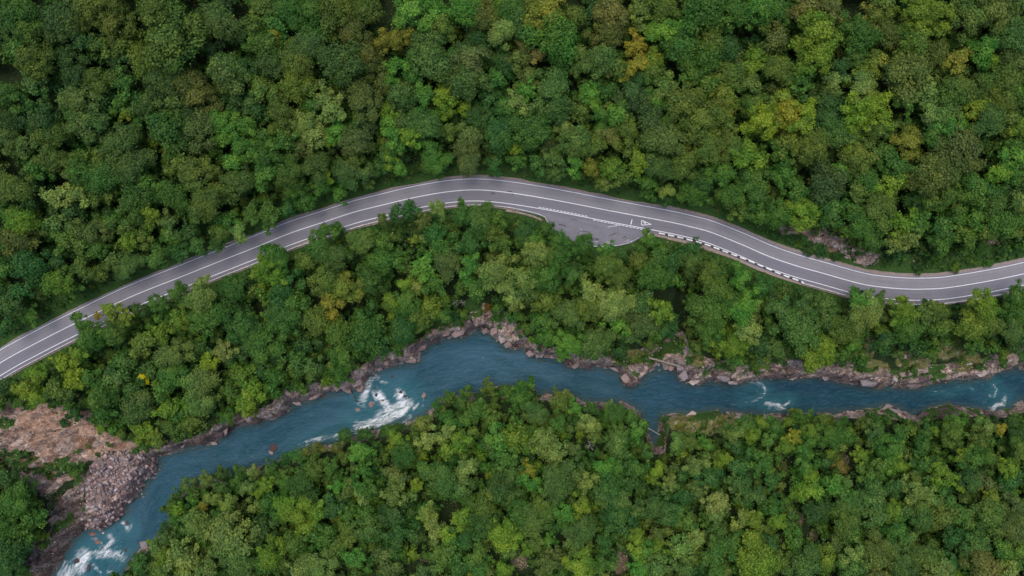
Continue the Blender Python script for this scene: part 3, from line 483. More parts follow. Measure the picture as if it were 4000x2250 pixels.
rock = mixc(nt, 1.0, rock, rust, 'MULTIPLY')
slide = ramp(nt, n_m, [(.25, lin((84, 66, 56))), (.43, lin((146, 118, 100))), (.6, lin((176, 150, 130))), (.8, lin((206, 188, 170)))])
slide = mixc(nt, math_(nt, 'MULTIPLY', ramp(nt, noise(nt, .12, 4), [(.45, (0, 0, 0)), (.62, (1, 1, 1))]), .6), slide, lin((112, 78, 58)))
slide = mixc(nt, .6, slide, crack, 'MULTIPLY')
slide = mixc(nt, .6, slide, ramp(nt, attr(nt, 'tone'), [(.1, (.5, .46, .44)), (.45, (1, 1, 1)), (.9, (1.3, 1.28, 1.25))]), 'MULTIPLY')
slide = mixc(nt, ramp(nt, noise(nt, .09, 3, .5), [(.48, (0, 0, 0)), (.56, (.7, .7, .7))]), slide, rock)
scree = ramp(nt, n_s, [(.3, lin((80, 64, 62))), (.6, lin((150, 126, 120)))])
mossc = ramp(nt, n_m, [(.3, lin((66, 72, 34))), (.48, lin((98, 98, 54))), (.6, lin((124, 116, 80))), (.72, lin((190, 180, 168)))])
clearc = ramp(nt, n_s, [(.3, lin((60, 56, 38))), (.5, lin((96, 86, 64))), (.68, lin((120, 106, 90))), (.8, lin((190, 180, 172)))])
def edge(name, k=.5):
    v = math_(nt, 'ADD', attr(nt, name), math_(nt, 'MULTIPLY', math_(nt, 'SUBTRACT', n_s, .5), k * 2))
    return ramp(nt, v, [(.42, (0, 0, 0)), (.58, (1, 1, 1))])
col = mixc(nt, edge('verge'), floor, grass)
col = mixc(nt, edge('clear', .7), col, clearc)
col = mixc(nt, edge('slide'), col, slide)
col = mixc(nt, edge('rock', .35), col, rock)
col = mixc(nt, edge('scree'), col, scree)
col = mixc(nt, edge('moss'), col, mossc)
gr = math_(nt, 'MULTIPLY', edge('green', .6), math_(nt, 'SUBTRACT', 1.0, attr(nt, 'scree')))
col = mixc(nt, gr, col, grass)
lk.new(col, b.inputs['Base Color']); b.inputs['Roughness'].default_value = .92; b.inputs['Specular IOR Level'].default_value = .15
lk.new(bump(nt, n_m, .8, .5), b.inputs['Normal'])
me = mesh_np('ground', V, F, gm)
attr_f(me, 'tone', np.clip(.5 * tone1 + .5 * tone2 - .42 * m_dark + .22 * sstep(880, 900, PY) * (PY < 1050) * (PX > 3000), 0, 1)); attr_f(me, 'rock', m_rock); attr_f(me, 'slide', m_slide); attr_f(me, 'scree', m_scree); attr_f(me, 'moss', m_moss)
attr_f(me, 'clear', m_clear); attr_f(me, 'verge', m_verge)
g_on = m_green * np.clip(m_rock + m_moss * .2 + m_clear * .5, 0, 1) + m_slide * sstep(.12, .3, fbm(GX / 9 + GY / 20, GY / 5, 5, 47) + .0006 * (PY - 1700)) * .8
attr_f(me, 'green', g_on * (~ins))
ground = tag(obj('ground', me), kind='structure')
def hmesh(X, Y):
    """height of the built ground sheet (nearest vertex)"""
    ix = np.clip(np.searchsorted(ax, X), 0, nx - 1); iy = np.clip(np.searchsorted(ay, Y), 0, ny - 1)
    return H[iy, ix]
def mval(M, X, Y):
    ix = np.clip(np.searchsorted(ax, X), 0, nx - 1); iy = np.clip(np.searchsorted(ay, Y), 0, ny - 1)
    return M[iy, ix]

# ------------------------------------------------------------------ river
FOAM = [([(1438, 1496), (1428, 1535), (1415, 1560)], 20, 1.0), ([(1450, 1480), (1478, 1476)], 10, .8), ([(1490, 1492), (1510, 1492)], 8, .8),
        ([(1482, 1540), (1500, 1570), (1520, 1600), (1500, 1620)], 22, 1.1), ([(1560, 1540), (1565, 1570), (1600, 1575), (1560, 1610), (1500, 1640), (1440, 1660), (1395, 1672)], 26, 1.05),
        ([(1565, 1590), (1480, 1630)], 30, 1.0), ([(1632, 1580), (1615, 1600)], 9, 1.0), ([(1600, 1625), (1578, 1650)], 12, .7), ([(1655, 1560), (1650, 1590)], 6, .6),
        ([(1400, 1672), (1320, 1700), (1230, 1722), (1180, 1740)], 16, .62), ([(1395, 1577), (1425, 1590)], 8, .7), ([(1455, 1530), (1470, 1560)], 12, .9),
        ([(330, 2170), (310, 2210), (260, 2245), (230, 2290)], 38, 1.05), ([(345, 2180), (300, 2190)], 20, 1.0), ([(428, 2096), (440, 2110), (412, 2140)], 13, .85),
        ([(480, 2045), (505, 2070)], 11, .85), ([(515, 2050), (510, 2065)], 6, .8), ([(380, 2165), (430, 2160), (475, 2175)], 22, .9), ([(365, 2205), (392, 2235)], 8, .8), ([(420, 2232), (442, 2245)], 8, .8),
        ([(255, 2190), (245, 2215)], 5, .8), ([(360, 2105), (400, 2125), (385, 2140)], 7, .6), ([(470, 2130), (450, 2180), (440, 2230)], 30, .35),
        ([(2958, 1490), (2978, 1500), (2990, 1525), (2982, 1550)], 6, .75), ([(2982, 1550), (2940, 1568), (2905, 1566)], 7, .6), ([(2940, 1505), (2965, 1535)], 20, .3), ([(2930, 1500), (2960, 1500)], 12, .55),
        ([(2995, 1575), (3035, 1582), (3062, 1590)], 12, .9), ([(3060, 1590), (3082, 1570)], 8, .9), ([(3000, 1598), (3060, 1596)], 8, .6),
        ([(3880, 1503), (3893, 1522), (3885, 1545)], 5, .9), ([(3865, 1545), (3880, 1552)], 5, .7), ([(3925, 1553), (3922, 1575), (3895, 1580), (3880, 1598)], 11, .85), ([(3850, 1570), (3870, 1600)], 12, .5),
        ([(3740, 1508), (3755, 1515)], 5, .6), ([(3790, 1510), (3800, 1520)], 4, .7), ([(3640, 1530), (3720, 1535)], 4, .45), ([(3810, 1490), (3840, 1505)], 4, .5)]
wx = np.arange(-192, 192.5, .6); 
# the sheet of water follows the river: only cells near the river polygon are kept
wy = np.arange(-115, 25, .6)
WX, WY = np.meshgrid(wx, wy)
wn_ = poly_dist(WX, WY, north); ws_ = poly_dist(WX, WY, south); win = inside(WX, WY, river)
qx, qy = to_px(WX, WY, np.full(WX.shape, WATER_Z))
foam = np.zeros(WX.shape); aer = np.zeros(WX.shape)
for pts, w, k in FOAM:
    d = poly_dist(qx, qy, pts)
    foam = np.maximum(foam, k * .96 * (1 - sstep(w * .22, w * 1.5, d)))
    aer = np.maximum(aer, k * np.clip(1 - d / (w * 3.2 + 30), 0, 1))
chop = .05 + .9 * np.clip(foam, 0, 1) + .25 * aer
WZ = WATER_Z + fbm(WX / 1.4, WY / .9, 3, 81) * .22 * chop + fbm(WX / 4, WY / 3, 2, 83) * .06
MIDR = spline(Wl([(250, 2500), (330, 2260), (430, 2160), (540, 2060), (600, 1950), (700, 1840), (850, 1790), (1050, 1725), (1250, 1650), (1450, 1600), (1600, 1530), (1800, 1440), (1950, 1430), (2100, 1460), (2300, 1500),
                  (2450, 1545), (2600, 1535), (2800, 1555), (3000, 1550), (3300, 1555), (3550, 1560), (3750, 1535), (3950, 1505), (4150, 1470), (4400, 1440)], WATER_Z), 2.0)
_s = np.r_[0, np.cumsum(np.hypot(*np.diff(MIDR, axis=0).T))]
fu = np.zeros(WX.shape); bd = np.full(WX.shape, 1e9)
for k in range(len(MIDR)):
    d = (WX - MIDR[k, 0]) ** 2 + (WY - MIDR[k, 1]) ** 2; m = d < bd; bd = np.where(m, d, bd); fu = np.where(m, _s[k], fu)
tgt = np.gradient(MIDR, axis=0); tgt /= np.linalg.norm(tgt, axis=1)[:, None]
ki = np.clip(np.searchsorted(_s, fu), 0, len(_s) - 1)
fu = _s[ki] + (WX - MIDR[ki, 0]) * tgt[ki, 0] + (WY - MIDR[ki, 1]) * tgt[ki, 1]
fvv = (WX - MIDR[ki, 0]) * -tgt[ki, 1] + (WY - MIDR[ki, 1]) * tgt[ki, 0]
# fast water: left and right reaches; the pool in the middle is calm
calm = np.exp(-(((qx - 1800) / 260) ** 2 + ((qy - 1420) / 150) ** 2)) + np.exp(-(((qx - 1980) / 200) ** 2 + ((qy - 1420) / 90) ** 2))
deep = sstep(2150, 2900, qx)
keep = (win | (np.minimum(wn_, ws_) < 4))
mask = keep[:-1, :-1] | keep[1:, 1:] | keep[1:, :-1] | keep[:-1, 1:]
j = np.arange(WX.size).reshape(WX.shape)
WF = np.c_[j[:-1, :-1][mask], j[:-1, 1:][mask], j[1:, 1:][mask], j[1:, :-1][mask]]
used, inv = np.unique(WF.ravel(), return_inverse=True); WF = inv.reshape(-1, 4)
wm, nt, nd, lk, b = new_mat('river_water')
g = N(nt, 'ShaderNodeNewGeometry'); mp = N(nt, 'ShaderNodeMapping'); mp.inputs['Rotation'].default_value = (0, 0, R(-18)); mp.inputs['Scale'].default_value = (.8, 1.7, 1)
lk.new(g.outputs['Position'], mp.inputs[0])
cb = N(nt, 'ShaderNodeCombineXYZ'); lk.new(math_(nt, 'MULTIPLY', attr(nt, 'flow_u'), .38), cb.inputs[0]); lk.new(attr(nt, 'flow_v'), cb.inputs[1])
nf = noise(nt, .62, 10, .7, cb.outputs[0], 1.3); nw = noise(nt, .9, 7, .62, cb.outputs[0], .9); nl = noise(nt, .13, 6, .6, cb.outputs[0], .8)
nx2 = noise(nt, 1.1, 5, .6, mp.outputs[0], .5)
deepc = mixc(nt, attr(nt, 'deep'), lin((52, 88, 104)), lin((6, 50, 70)))
deepc = mixc(nt, ramp(nt, nl, [(.38, (0, 0, 0)), (.62, (.75, .75, .75))]), deepc, lin((10, 62, 74)))
deepc = mixc(nt, ramp(nt, nw, [(.45, (0, 0, 0)), (.75, (.55, .55, .55))]), deepc, lin((50, 92, 110)))
deepc = mixc(nt, math_(nt, 'MULTIPLY', attr(nt, 'aerated'), .55), deepc, lin((48, 112, 118)))
deepc = mixc(nt, math_(nt, 'MULTIPLY', attr(nt, 'shallow'), .55), deepc, lin((58, 74, 66)))
fv = math_(nt, 'ADD', attr(nt, 'foam'), math_(nt, 'MULTIPLY', math_(nt, 'SUBTRACT', nf, .55), 3.0))
fmask = ramp(nt, fv, [(.25, (0, 0, 0)), (.55, (.22, .22, .22)), (.85, (.65, .65, .65)), (1.0, (1, 1, 1))])
col = mixc(nt, fmask, deepc, lin((232, 238, 240)))
lk.new(col, b.inputs['Base Color'])
rr = N(nt, 'ShaderNodeMapRange'); lk.new(fmask, rr.inputs[0]); rr.inputs[3].default_value = .3; rr.inputs[4].default_value = .8
lk.new(rr.outputs[0], b.inputs['Roughness']); b.inputs['IOR'].default_value = 1.33
hh = math_(nt, 'ADD', math_(nt, 'ADD', nw, math_(nt, 'MULTIPLY', nx2, .8)), math_(nt, 'MULTIPLY', fmask, .5))
lk.new(bump(nt, hh, 1.0, .55), b.inputs['Normal'])
me = mesh_np('river', np.c_[WX.ravel(), WY.ravel(), WZ.ravel()][used], WF, wm, True)
shallow = (1 - sstep(.3, 2.2, np.minimum(wn_, ws_)))
attr_f(me, 'flow_u', fu.ravel()[used]); attr_f(me, 'flow_v', fvv.ravel()[used]); attr_f(me, 'foam', foam.ravel()[used]); attr_f(me, 'aerated', aer.ravel()[used]); attr_f(me, 'deep', deep.ravel()[used]); attr_f(me, 'shallow', shallow.ravel()[used])
tag(obj('river', me), kind='structure')

# ------------------------------------------------------------------ road
def strip(line, o0, o1, z, jit0=None, jit1=None):
    n2 = normals2(line)
    o0 = np.full(len(line), o0) if np.isscalar(o0) else o0; o1 = np.full(len(line), o1) if np.isscalar(o1) else o1
    a = line + n2 * o0[:, None]; c = line + n2 * o1[:, None]
    v = np.zeros((2 * len(line), 3)); v[0::2, :2] = a; v[1::2, :2] = c; v[:, 2] = z
    k = np.arange(len(line) - 1) * 2
    return v, np.c_[k, k + 2, k + 3, k + 1]

am, nt, nd, lk, b = new_mat('asphalt')
fine = noise(nt, 5.5, 6, .75); med = noise(nt, .35, 6, .6); lng = noise(nt, .06, 3, .5)
c1 = ramp(nt, fine, [(.3, lin((94, 94, 101))), (.5, lin((121, 120, 127))), (.72, lin((147, 145, 151)))])
c1 = mixc(nt, ramp(nt, med, [(.42, (0, 0, 0)), (.75, (.35, .35, .35))]), c1, lin((94, 93, 100)))
rc = N(nt, 'ShaderNodeCombineXYZ'); lk.new(math_(nt, 'MULTIPLY', attr(nt, 'along'), .04), rc.inputs[0]); lk.new(attr(nt, 'across'), rc.inputs[1])
stk = noise(nt, 1.6, 6, .65, rc.outputs[0], .3)
c1 = mixc(nt, ramp(nt, stk, [(.42, (0, 0, 0)), (.68, (.55, .55, .55))]), c1, lin((92, 92, 100)))
vc = N(nt, 'ShaderNodeTexVoronoi', feature='DISTANCE_TO_EDGE'); vc.inputs['Scale'].default_value = .16
wvv = N(nt, 'ShaderNodeVectorMath', operation='ADD'); gp = N(nt, 'ShaderNodeNewGeometry'); lk.new(gp.outputs['Position'], wvv.inputs[0])
ncr = N(nt, 'ShaderNodeTexNoise'); ncr.inputs['Scale'].default_value = .3; lk.new(gp.outputs['Position'], ncr.inputs['Vector']); nsc = N(nt, 'ShaderNodeVectorMath', operation='SCALE'); nsc.inputs['Scale'].default_value = 4
lk.new(ncr.outputs['Color'], nsc.inputs[0]); lk.new(nsc.outputs[0], wvv.inputs[1]); lk.new(wvv.outputs[0], vc.inputs['Vector'])
c1 = mixc(nt, ramp(nt, vc.outputs['Distance'], [(0, (.3, .3, .3)), (.014, (0, 0, 0))]), c1, lin((62, 60, 66)))
wear = attr(nt, 'wear')
c1 = mixc(nt, math_(nt, 'MULTIPLY', wear, .42), c1, lin((150, 145, 144)))
lane = attr(nt, 'lane')
c1 = mixc(nt, math_(nt, 'MULTIPLY', lane, .45), c1, lin((100, 99, 108)))
lk.new(c1, b.inputs['Base Color']); b.inputs['Roughness'].default_value = .9; b.inputs['Specular IOR Level'].default_value = .3
lk.new(bump(nt, fine, .3, .03), b.inputs['Normal'])
offs = np.array([-4.55, -3.6, -2.7, -2.1, -1.4, -.7, 0, .7, 1.4, 2.1, 2.7, 3.6, 4.2])
n2 = normals2(road); rows = []
for k, o in enumerate(offs):
    oo = np.full(len(road), o)
    if k == len(offs) - 1: oo = oo + .18 * fbm(np.arange(len(road)) / 3., np.zeros(len(road)), 3, 5)
    rows.append(road + n2 * oo[:, None])
rows = np.array(rows)                                  # (k, n, 2)
K, L = rows.shape[:2]
rv = np.zeros((K * L, 3)); rv[:, :2] = rows.reshape(-1, 2)
ii = np.arange(K * L).reshape(K, L)
rf = np.c_[ii[:-1, :-1].ravel(), ii[:-1, 1:].ravel(), ii[1:, 1:].ravel(), ii[1:, :-1].ravel()]
me = mesh_np('road', rv, rf, am)
O = np.repeat(offs, L)
attr_f(me, 'along', np.tile(np.arange(L) * 1.5, K)); attr_f(me, 'across', O)
attr_f(me, 'wear', np.maximum(np.exp(-((np.abs(O) - 1.0) / .45) ** 2), np.exp(-((np.abs(O) - 2.6) / .45) ** 2)) * .8 + (O > 0) * .35)
attr_f(me, 'lane', (O < -.3) * 1.0)
road_o = tag(obj('road', me), kind='structure')
lv = np.c_[layby, np.full(len(layby), -.02)]
bm = bmesh.new(); bm.faces.new([bm.verts.new(v) for v in lv]); bmesh.ops.triangulate(bm, faces=bm.faces)
me = bpy.data.meshes.new('lay_by'); bm.to_mesh(me); bm.free(); me.materials.append(am)
attr_f(me, 'along', [v.co.x * .98 - v.co.y * .2 for v in me.vertices]); attr_f(me, 'across', [v.co.y + .2 * v.co.x for v in me.vertices])
attr_f(me, 'wear', np.full(len(me.vertices), .15)); attr_f(me, 'lane', np.full(len(me.vertices), .2))
tag(obj('lay_by', me), kind='structure')
shm = simple_mat('gravel', lin((104, 92, 88)), lin((166, 150, 142)), 3.0, .95, .6, .05, 'world')
sx = to_px(road[:, 0], road[:, 1], 0.0)[0]
wid = 4.5 + .55 * fbm(np.arange(len(road)) / 5., np.zeros(len(road)), 4, 15) + .75 * sstep(2300, 2700, sx) + .35 * sstep(1650, 1900, sx) * (1 - sstep(2200, 2400, sx))
v1, f1 = strip(road, 3.9, wid, -.045); v2, f2 = strip(road, np.full(len(road), -5.5), np.full(len(road), -4.4), -.045)
tag(obj('road_shoulder', mesh_np('road_shoulder', np.vstack([v1, v2]), np.vstack([f1, f2 + len(v1)]), shm)), kind='structure')

pm, nt, nd, lk, b = new_mat('road_paint')
nz = noise(nt, 4, 6, .7)
lk.new(ramp(nt, nz, [(.3, lin((170, 168, 170))), (.5, lin((226, 226, 228)))]), b.inputs['Base Color']); b.inputs['Roughness'].default_value = .7
def part_line(name, o, w, a=None, c=None, z=.008, par=road_o, mat=pm):
    ln = road
    if a is not None:
        m = (sx >= a) & (sx <= c); ln = road[m]
    v, f = strip(ln, o - w / 2, o + w / 2, z)
    return obj(name, mesh_np(name, v, f, mat), par)
part_line('centre_line', 0, .23)
part_line('edge_line', 3.58, .20)
part_line('edge_line', -3.58, .20)
def seg_strip(name, segs, z=.008, par=road_o, mat=pm):
    vs = []; fs = []; n = 0
    for (a, c, w) in segs:
        a = np.array(a, float); c = np.array(c, float); t = (c - a) / np.linalg.norm(c - a); q = np.array([-t[1], t[0]]) * w / 2
        for p in (a - q, c - q, c + q, a + q): vs.append((p[0], p[1], z))
        fs.append((n, n + 1, n + 2, n + 3)); n += 4
    return obj(name, mesh_np(name, vs, fs, mat), par)
def dashes(name, a, c, off):
    segs = []; n2 = normals2(road); pts = road + n2 * off
    x = a
    while x < c:
        p = [np.interp(x, sx, pts[:, 0]), np.interp(x, sx, pts[:, 1])]; q = [np.interp(x + 10.5, sx, pts[:, 0]), np.interp(x + 10.5, sx, pts[:, 1])]
        segs.append((p, q, .19)); x += 14
    return seg_strip(name, segs)
dashes('dashed_line', 2110, 2294, -3.17); dashes('dashed_line', 2326, 2512, -4.0)
T = [W(2506.6, 861), W(2505.8, 879), W(2544.5, 877)]
T = [np.array(t) for t in T]
seg_strip('warning_triangle', [(T[0], T[1], .2), (T[1] + [.1, .0], T[2], .2), (T[2], T[0] + [.1, 0], .2)], .008)
seg_strip('curve_symbol', [(W(2513, 867.5), W(2518.5, 868.5), .24), (W(2518.5, 868.5), W(2522, 873), .24), (W(2522, 873), W(2517, 874.5), .24)], .012)
seg_strip('stop_bar', [(W(2469, 858), W(2464.3, 876.5), .28)])
fm = simple_mat('worn_paint', lin((118, 115, 120)), lin((200, 198, 200)), 2.5, .8, .1, .02, 'world')
seg_strip('worn_line', [(W(2373, 887), W(2421, 879.5), .3)], .005, road_o, fm)
tm = simple_mat('tar', lin((58, 54, 60)), lin((96, 93, 99)), 4, .6, .2, .02, 'world')
def blot(px, py, rx, ry, rot, z=.004):
    n = 15; vs = []
    for k in range(n):
        a = 2 * math.pi * k / n; r = 1 + random.uniform(-.35, .3)
        x = rx * r * math.cos(a); y = ry * r * math.sin(a)
        w = W(px + x * math.cos(rot) - y * math.sin(rot), py + x * math.sin(rot) + y * math.cos(rot)); vs.append((w[0], w[1], z))
    bm = bmesh.new(); bm.faces.new([bm.verts.new(v) for v in vs]); 
    bmesh.ops.recalc_face_normals(bm, faces=bm.faces)
    me = bpy.data.meshes.new('tar_patch'); bm.to_mesh(me); bm.free(); me.materials.append(tm); obj('tar_patch', me, road_o)
for q in [(1918, 744, 15, 3, .08), (1925, 755.5, 9, 4, 0), (1992, 750, 12, 4, .2), (2381, 820, 5, 3, .3), (2408, 829, 7, 2, .2), (2370, 795, 3, 1, .2), (1258, 842, 3, 1.5, -.4), (1268, 833, 4, 1.2, -.3), (1240, 846, 3, 1, -.3),
          (1838, 761, 4, 1, 0), (2002, 758, 6, 4, .3)]: blot(*q)
for q in [(2200, 880, 16, 3, .25), (2290, 905, 22, 2.2, .1), (2395, 915, 18, 2, -.35), (2330, 935, 10, 4, .1), (2440, 925, 9, 2.4, -.5), (2240, 858, 12, 1.6, .2)]: blot(*q, z=-.014)
dm = simple_mat('pale_dust', lin((120, 116, 122)), lin((176, 172, 172)), 1.6, .9, .1, .02, 'world')
tm = dm
for q in [(2265, 892, 3, 1.6, 0), (2272, 898, 4, 2.4, .4), (2268, 908, 3, 2, .4), (2380, 948, 18, 4, 0), (2180, 900, 6, 4, .6), (2450, 940, 14, 3, -.3), (2330, 944, 9, 3, .1)]:
    blot(*q, z=-.012)

# ------------------------------------------------------------------ guard rails, parapet, walls
metal = simple_mat('galvanised_steel', lin((176, 178, 182)), lin((220, 222, 225)), 1.2, .5, .05, .01)
conc_w = simple_mat('white_painted_concrete', lin((205, 205, 205)), lin((238, 238, 236)), 1.5, .75, .1, .02)
conc_b = simple_mat('dark_painted_concrete', lin((46, 46, 50)), lin((86, 84, 86)), 1.5, .8, .1, .02)
stone = simple_mat('tan_stone', lin((88, 78, 68)), lin((168, 154, 138)), 1.8, .9, .9, .15)

def sweep_box(line, w, z0, z1, mats=None, name='wall', seg_mat=None):
    """box section swept along a 2-d line"""
    n2 = normals2(line); a = line - n2 * w / 2; c = line + n2 * w / 2; n = len(line)
    z0 = np.full(n, z0) if np.isscalar(z0) else z0; z1 = np.full(n, z1) if np.isscalar(z1) else z1
    v = np.zeros((n, 4, 3)); v[:, 0, :2] = a; v[:, 0, 2] = z0; v[:, 1, :2] = a; v[:, 1, 2] = z1; v[:, 2, :2] = c; v[:, 2, 2] = z1; v[:, 3, :2] = c; v[:, 3, 2] = z0
    fs = []; mi = []
    for k in range(n - 1):
        for q in range(4):
            fs.append((4 * k + q, 4 * k + 4 + q, 4 * k + 4 + (q + 1) % 4, 4 * k + (q + 1) % 4)); mi.append(seg_mat[k] if seg_mat else 0)
    fs.append((0, 1, 2, 3)); fs.append((4 * n - 1, 4 * n - 2, 4 * n - 3, 4 * n - 4)); mi += [0, 0]
    me = mesh_np(name, v.reshape(-1, 3), fs)
    for m in mats: me.materials.append(m)
    me.polygons.foreach_set('material_index', np.array(mi, np.int32))
    return me

def edge_path(a, c, off=-4.95):
    m = (sx >= a) & (sx <= c); return (road + normals2(road) * off)[m]

def guardrail(line, label):
    root = obj('guardrail', None, None, (line[0][0], line[0][1], -.1))
    tag(root, label, 'guardrail', 'guardrails along the river side of the road')
    loc = line - line[0]
    # corrugated beam: three stacked boxes, the middle one set back
    me1 = sweep_box(loc, .2, .55, .88, [metal]); me1.name = 'rail_beam'
    obj('rail_beam', me1, root)
    s = np.r_[0, np.cumsum(np.hypot(*np.diff(loc, axis=0).T))]
    pm_ = None; n2 = normals2(loc)
    step = max(3.0, s[-1] / 95)
    bm = bmesh.new()
    bmesh.ops.create_cube(bm, size=1, matrix=Matrix.Diagonal((.11, .16, .95, 1)))
    bmesh.ops.bevel(bm, geom=bm.edges[:], offset=.012, segments=1)
    pm_ = bpy.data.meshes.new('post'); bm.to_mesh(pm_); bm.free(); pm_.materials.append(metal)
    for q in np.arange(.3, s[-1], step):
        x = np.interp(q, s, loc[:, 0] - n2[:, 0] * .16); y = np.interp(q, s, loc[:, 1] - n2[:, 1] * .16)
        p = obj('post', pm_, root, (x, y, .42)); k = min(np.searchsorted(s, q), len(n2) - 1); p.rotation_euler.z = math.atan2(n2[k][1], n2[k][0])
    return root
guardrail(edge_path(-60, 300), 'guardrail at the left edge of the photo, beside the lowest stretch of road')
guardrail(edge_path(300, 1000), 'guardrail half hidden by trees, climbing from the far left to the middle bend')
r3 = np.vstack([edge_path(1000, 1930), spline(Wl([(1945, 806), (2000, 813), (2060, 826), (2105, 838), (2128, 848), (2138, 868)]), 1.5)])
guardrail(r3, 'long guardrail round the crest of the bend, ending with a crook at the lay-by')
guardrail(spline(Wl([(2318, 962), (2360, 965), (2404, 960), (2440, 953), (2470, 942), (2495, 929)]), 1.2), 'short low guardrail on the river side of the lay-by')
guardrail(edge_path(3140, 3330), 'short guardrail following on from the black and white parapet')
guardrail(edge_path(3330, 4080), 'guardrail on the outside of the bend at the right edge of the photo')

pp = spline(Wl([(2572, 911), (2640, 925), (2700, 940), (2760, 957), (2830, 983), (2900, 1010), (2960, 1034), (3000, 1051), (3050, 1072), (3100, 1090), (3138, 1105)]), .5)
sg = [0 if (k * .5) % 3.0 < 2.0 else 1 for k in range(len(pp) - 1)]
root = obj('parapet', None, None, (pp[0][0], pp[0][1], -.1)); tag(root, 'low concrete parapet painted in black and white blocks beside the road', 'parapet')
obj('painted_coping', sweep_box(pp - pp[0], .42, .45, .75, [conc_w, conc_b], 'painted_coping', sg), root)
obj('wall_base', sweep_box(pp - pp[0], .30, -2.6, .448, [conc_b, stone], 'wall_base', [1] * (len(pp) - 1)), root)

def stonewall(px, label, w=.7, top=.28):
    l = spline(Wl(px), .6); z1 = top + .10 * fbm(np.arange(len(l)) / 2., np.zeros(len(l)), 3, 33)
    o = obj('retaining_wall', sweep_box(l - l[0], w, -3.2, z1, [stone], 'retaining_wall'), None, (l[0][0], l[0][1], 0)); tag(o, label, 'retaining wall', 'stone retaining walls below the road edge')
stonewall([(1975, 822), (2030, 832), (2080, 845), (2120, 862)], 'tan stone retaining wall beside the crook of the guardrail', .7)
stonewall([(1148, 966), (1180, 952), (1222, 936)], 'short tan stone wall under the road edge between two dark trees, left of centre', .7)
stonewall([(1420, 884), (1445, 879), (1475, 873)], 'stub of tan stone wall under the road edge, below the middle bend', .5)
stonewall([(2605, 932), (2700, 956), (2760, 975), (2865, 1010)], 'brown stone retaining wall under the black and white parapet', .4, .1)

# ------------------------------------------------------------------ rocks
rockm, nt, nd, lk, b = new_mat('boulder_rock')
tc = N(nt, 'ShaderNodeTexCoord'); oi = N(nt, 'ShaderNodeObjectInfo')
nr = noise(nt, 1.4, 8, .7, tc.outputs['Object']); gg = noise(nt, 1.1, 8, .65)
cr = ramp(nt, gg, [(.28, (.5, .48, .5)), (.5, (.9, .88, .88)), (.75, (1.15, 1.12, 1.08))])
lk.new(mixc(nt, 1, oi.outputs['Color'], cr, 'MULTIPLY'), b.inputs['Base Color'])
b.inputs['Roughness'].default_value = .85; lk.new(bump(nt, nr, .7, .2), b.inputs['Normal'])
screem, nt, nd, lk, b = new_mat('scree_rock')
gg = noise(nt, 1.8, 8, .65)
cr = ramp(nt, gg, [(.28, (.6, .58, .6)), (.5, (.9, .9, .9)), (.75, (1.12, 1.1, 1.08))])
lk.new(mixc(nt, 1, attr(nt, 'tint', 'Color'), cr, 'MULTIPLY'), b.inputs['Base Color'])
b.inputs['Roughness'].default_value = .88; lk.new(bump(nt, gg, .6, .1), b.inputs['Normal'])

def hull(seed, n=15, flat=.7, bev=.05):
    r = random.Random(seed); bm = bmesh.new()
    for _ in range(n):
        v = Vector((r.gauss(0, 1), r.gauss(0, 1), r.gauss(0, 1))).normalized()
        bm.verts.new((v.x * r.uniform(.8, 1.1), v.y * r.uniform(.8, 1.1), v.z * flat))
    res = bmesh.ops.convex_hull(bm, input=bm.verts[:])
    bmesh.ops.delete(bm, geom=[e for e in res['geom_interior'] if isinstance(e, bmesh.types.BMVert)], context='VERTS')
    bmesh.ops.dissolve_limit(bm, angle_limit=R(14), verts=bm.verts[:], edges=bm.edges[:])
    if bev: bmesh.ops.bevel(bm, geom=bm.edges[:], offset=bev, segments=1, affect='EDGES')
    bmesh.ops.triangulate(bm, faces=bm.faces[:])
    return bm
rock_me = []
for k in range(10):
    bm = hull(k, 10 + k % 5, .6 + .08 * (k % 4), .018); me = bpy.data.meshes.new('boulder'); bm.to_mesh(me); bm.free(); me.materials.append(rockm); rock_me.append(me)
THINGS = []        # (object, photo x, photo y, describing words, base group)
RC = {'p': ((146, 126, 119), 'pinkish'), 'g': ((140, 130, 130), 'grey'), 'd': ((78, 64, 64), 'dark brown'), 'l': ((170, 156, 148), 'pale'), 'r': ((134, 100, 84), 'rusty')}
def boulder(px, py, rx, ry, code, z=None, rot=None, noun='boulder', group='boulders in the river'):
    if z is None:
        X, Y, z = [float(q) for q in ground_at(np.array([px]), np.array([py]))[:3]] if False else (0, 0, 0)
        X, Y, _ = ground_at(np.array([px]), np.array([py])); X = float(X[0]); Y = float(Y[0]); z = float(hmesh(np.array([X]), np.array([Y]))[0])
    else:
        X, Y = W(px, py, z)
    s = (CAM_H - z) / FPX
    o = obj('boulder', rock_me[int(px * 7 + py * 3) % 10], None, (X, Y, z))
    rx, ry = rx * s, ry * s
    o.location.z -= 0 if group == 'boulders in the river' else .38 * (rx + ry) / 2
    o.scale = (rx, ry, (rx + ry) / 2 * .9); o.rotation_euler = (0, 0, rot if rot is not None else random.uniform(-.6, .6))
    c, w = RC[code]; f = random.uniform(.88, 1.12); o.color = (*(lin(c) * f), 1)
    size = 'small' if max(rx, ry) < .75 else 'large' if max(rx, ry) > 1.7 else 'mid-sized'
    THINGS.append((o, px, py, f'{size} {w} {noun}', group, noun))
    return o
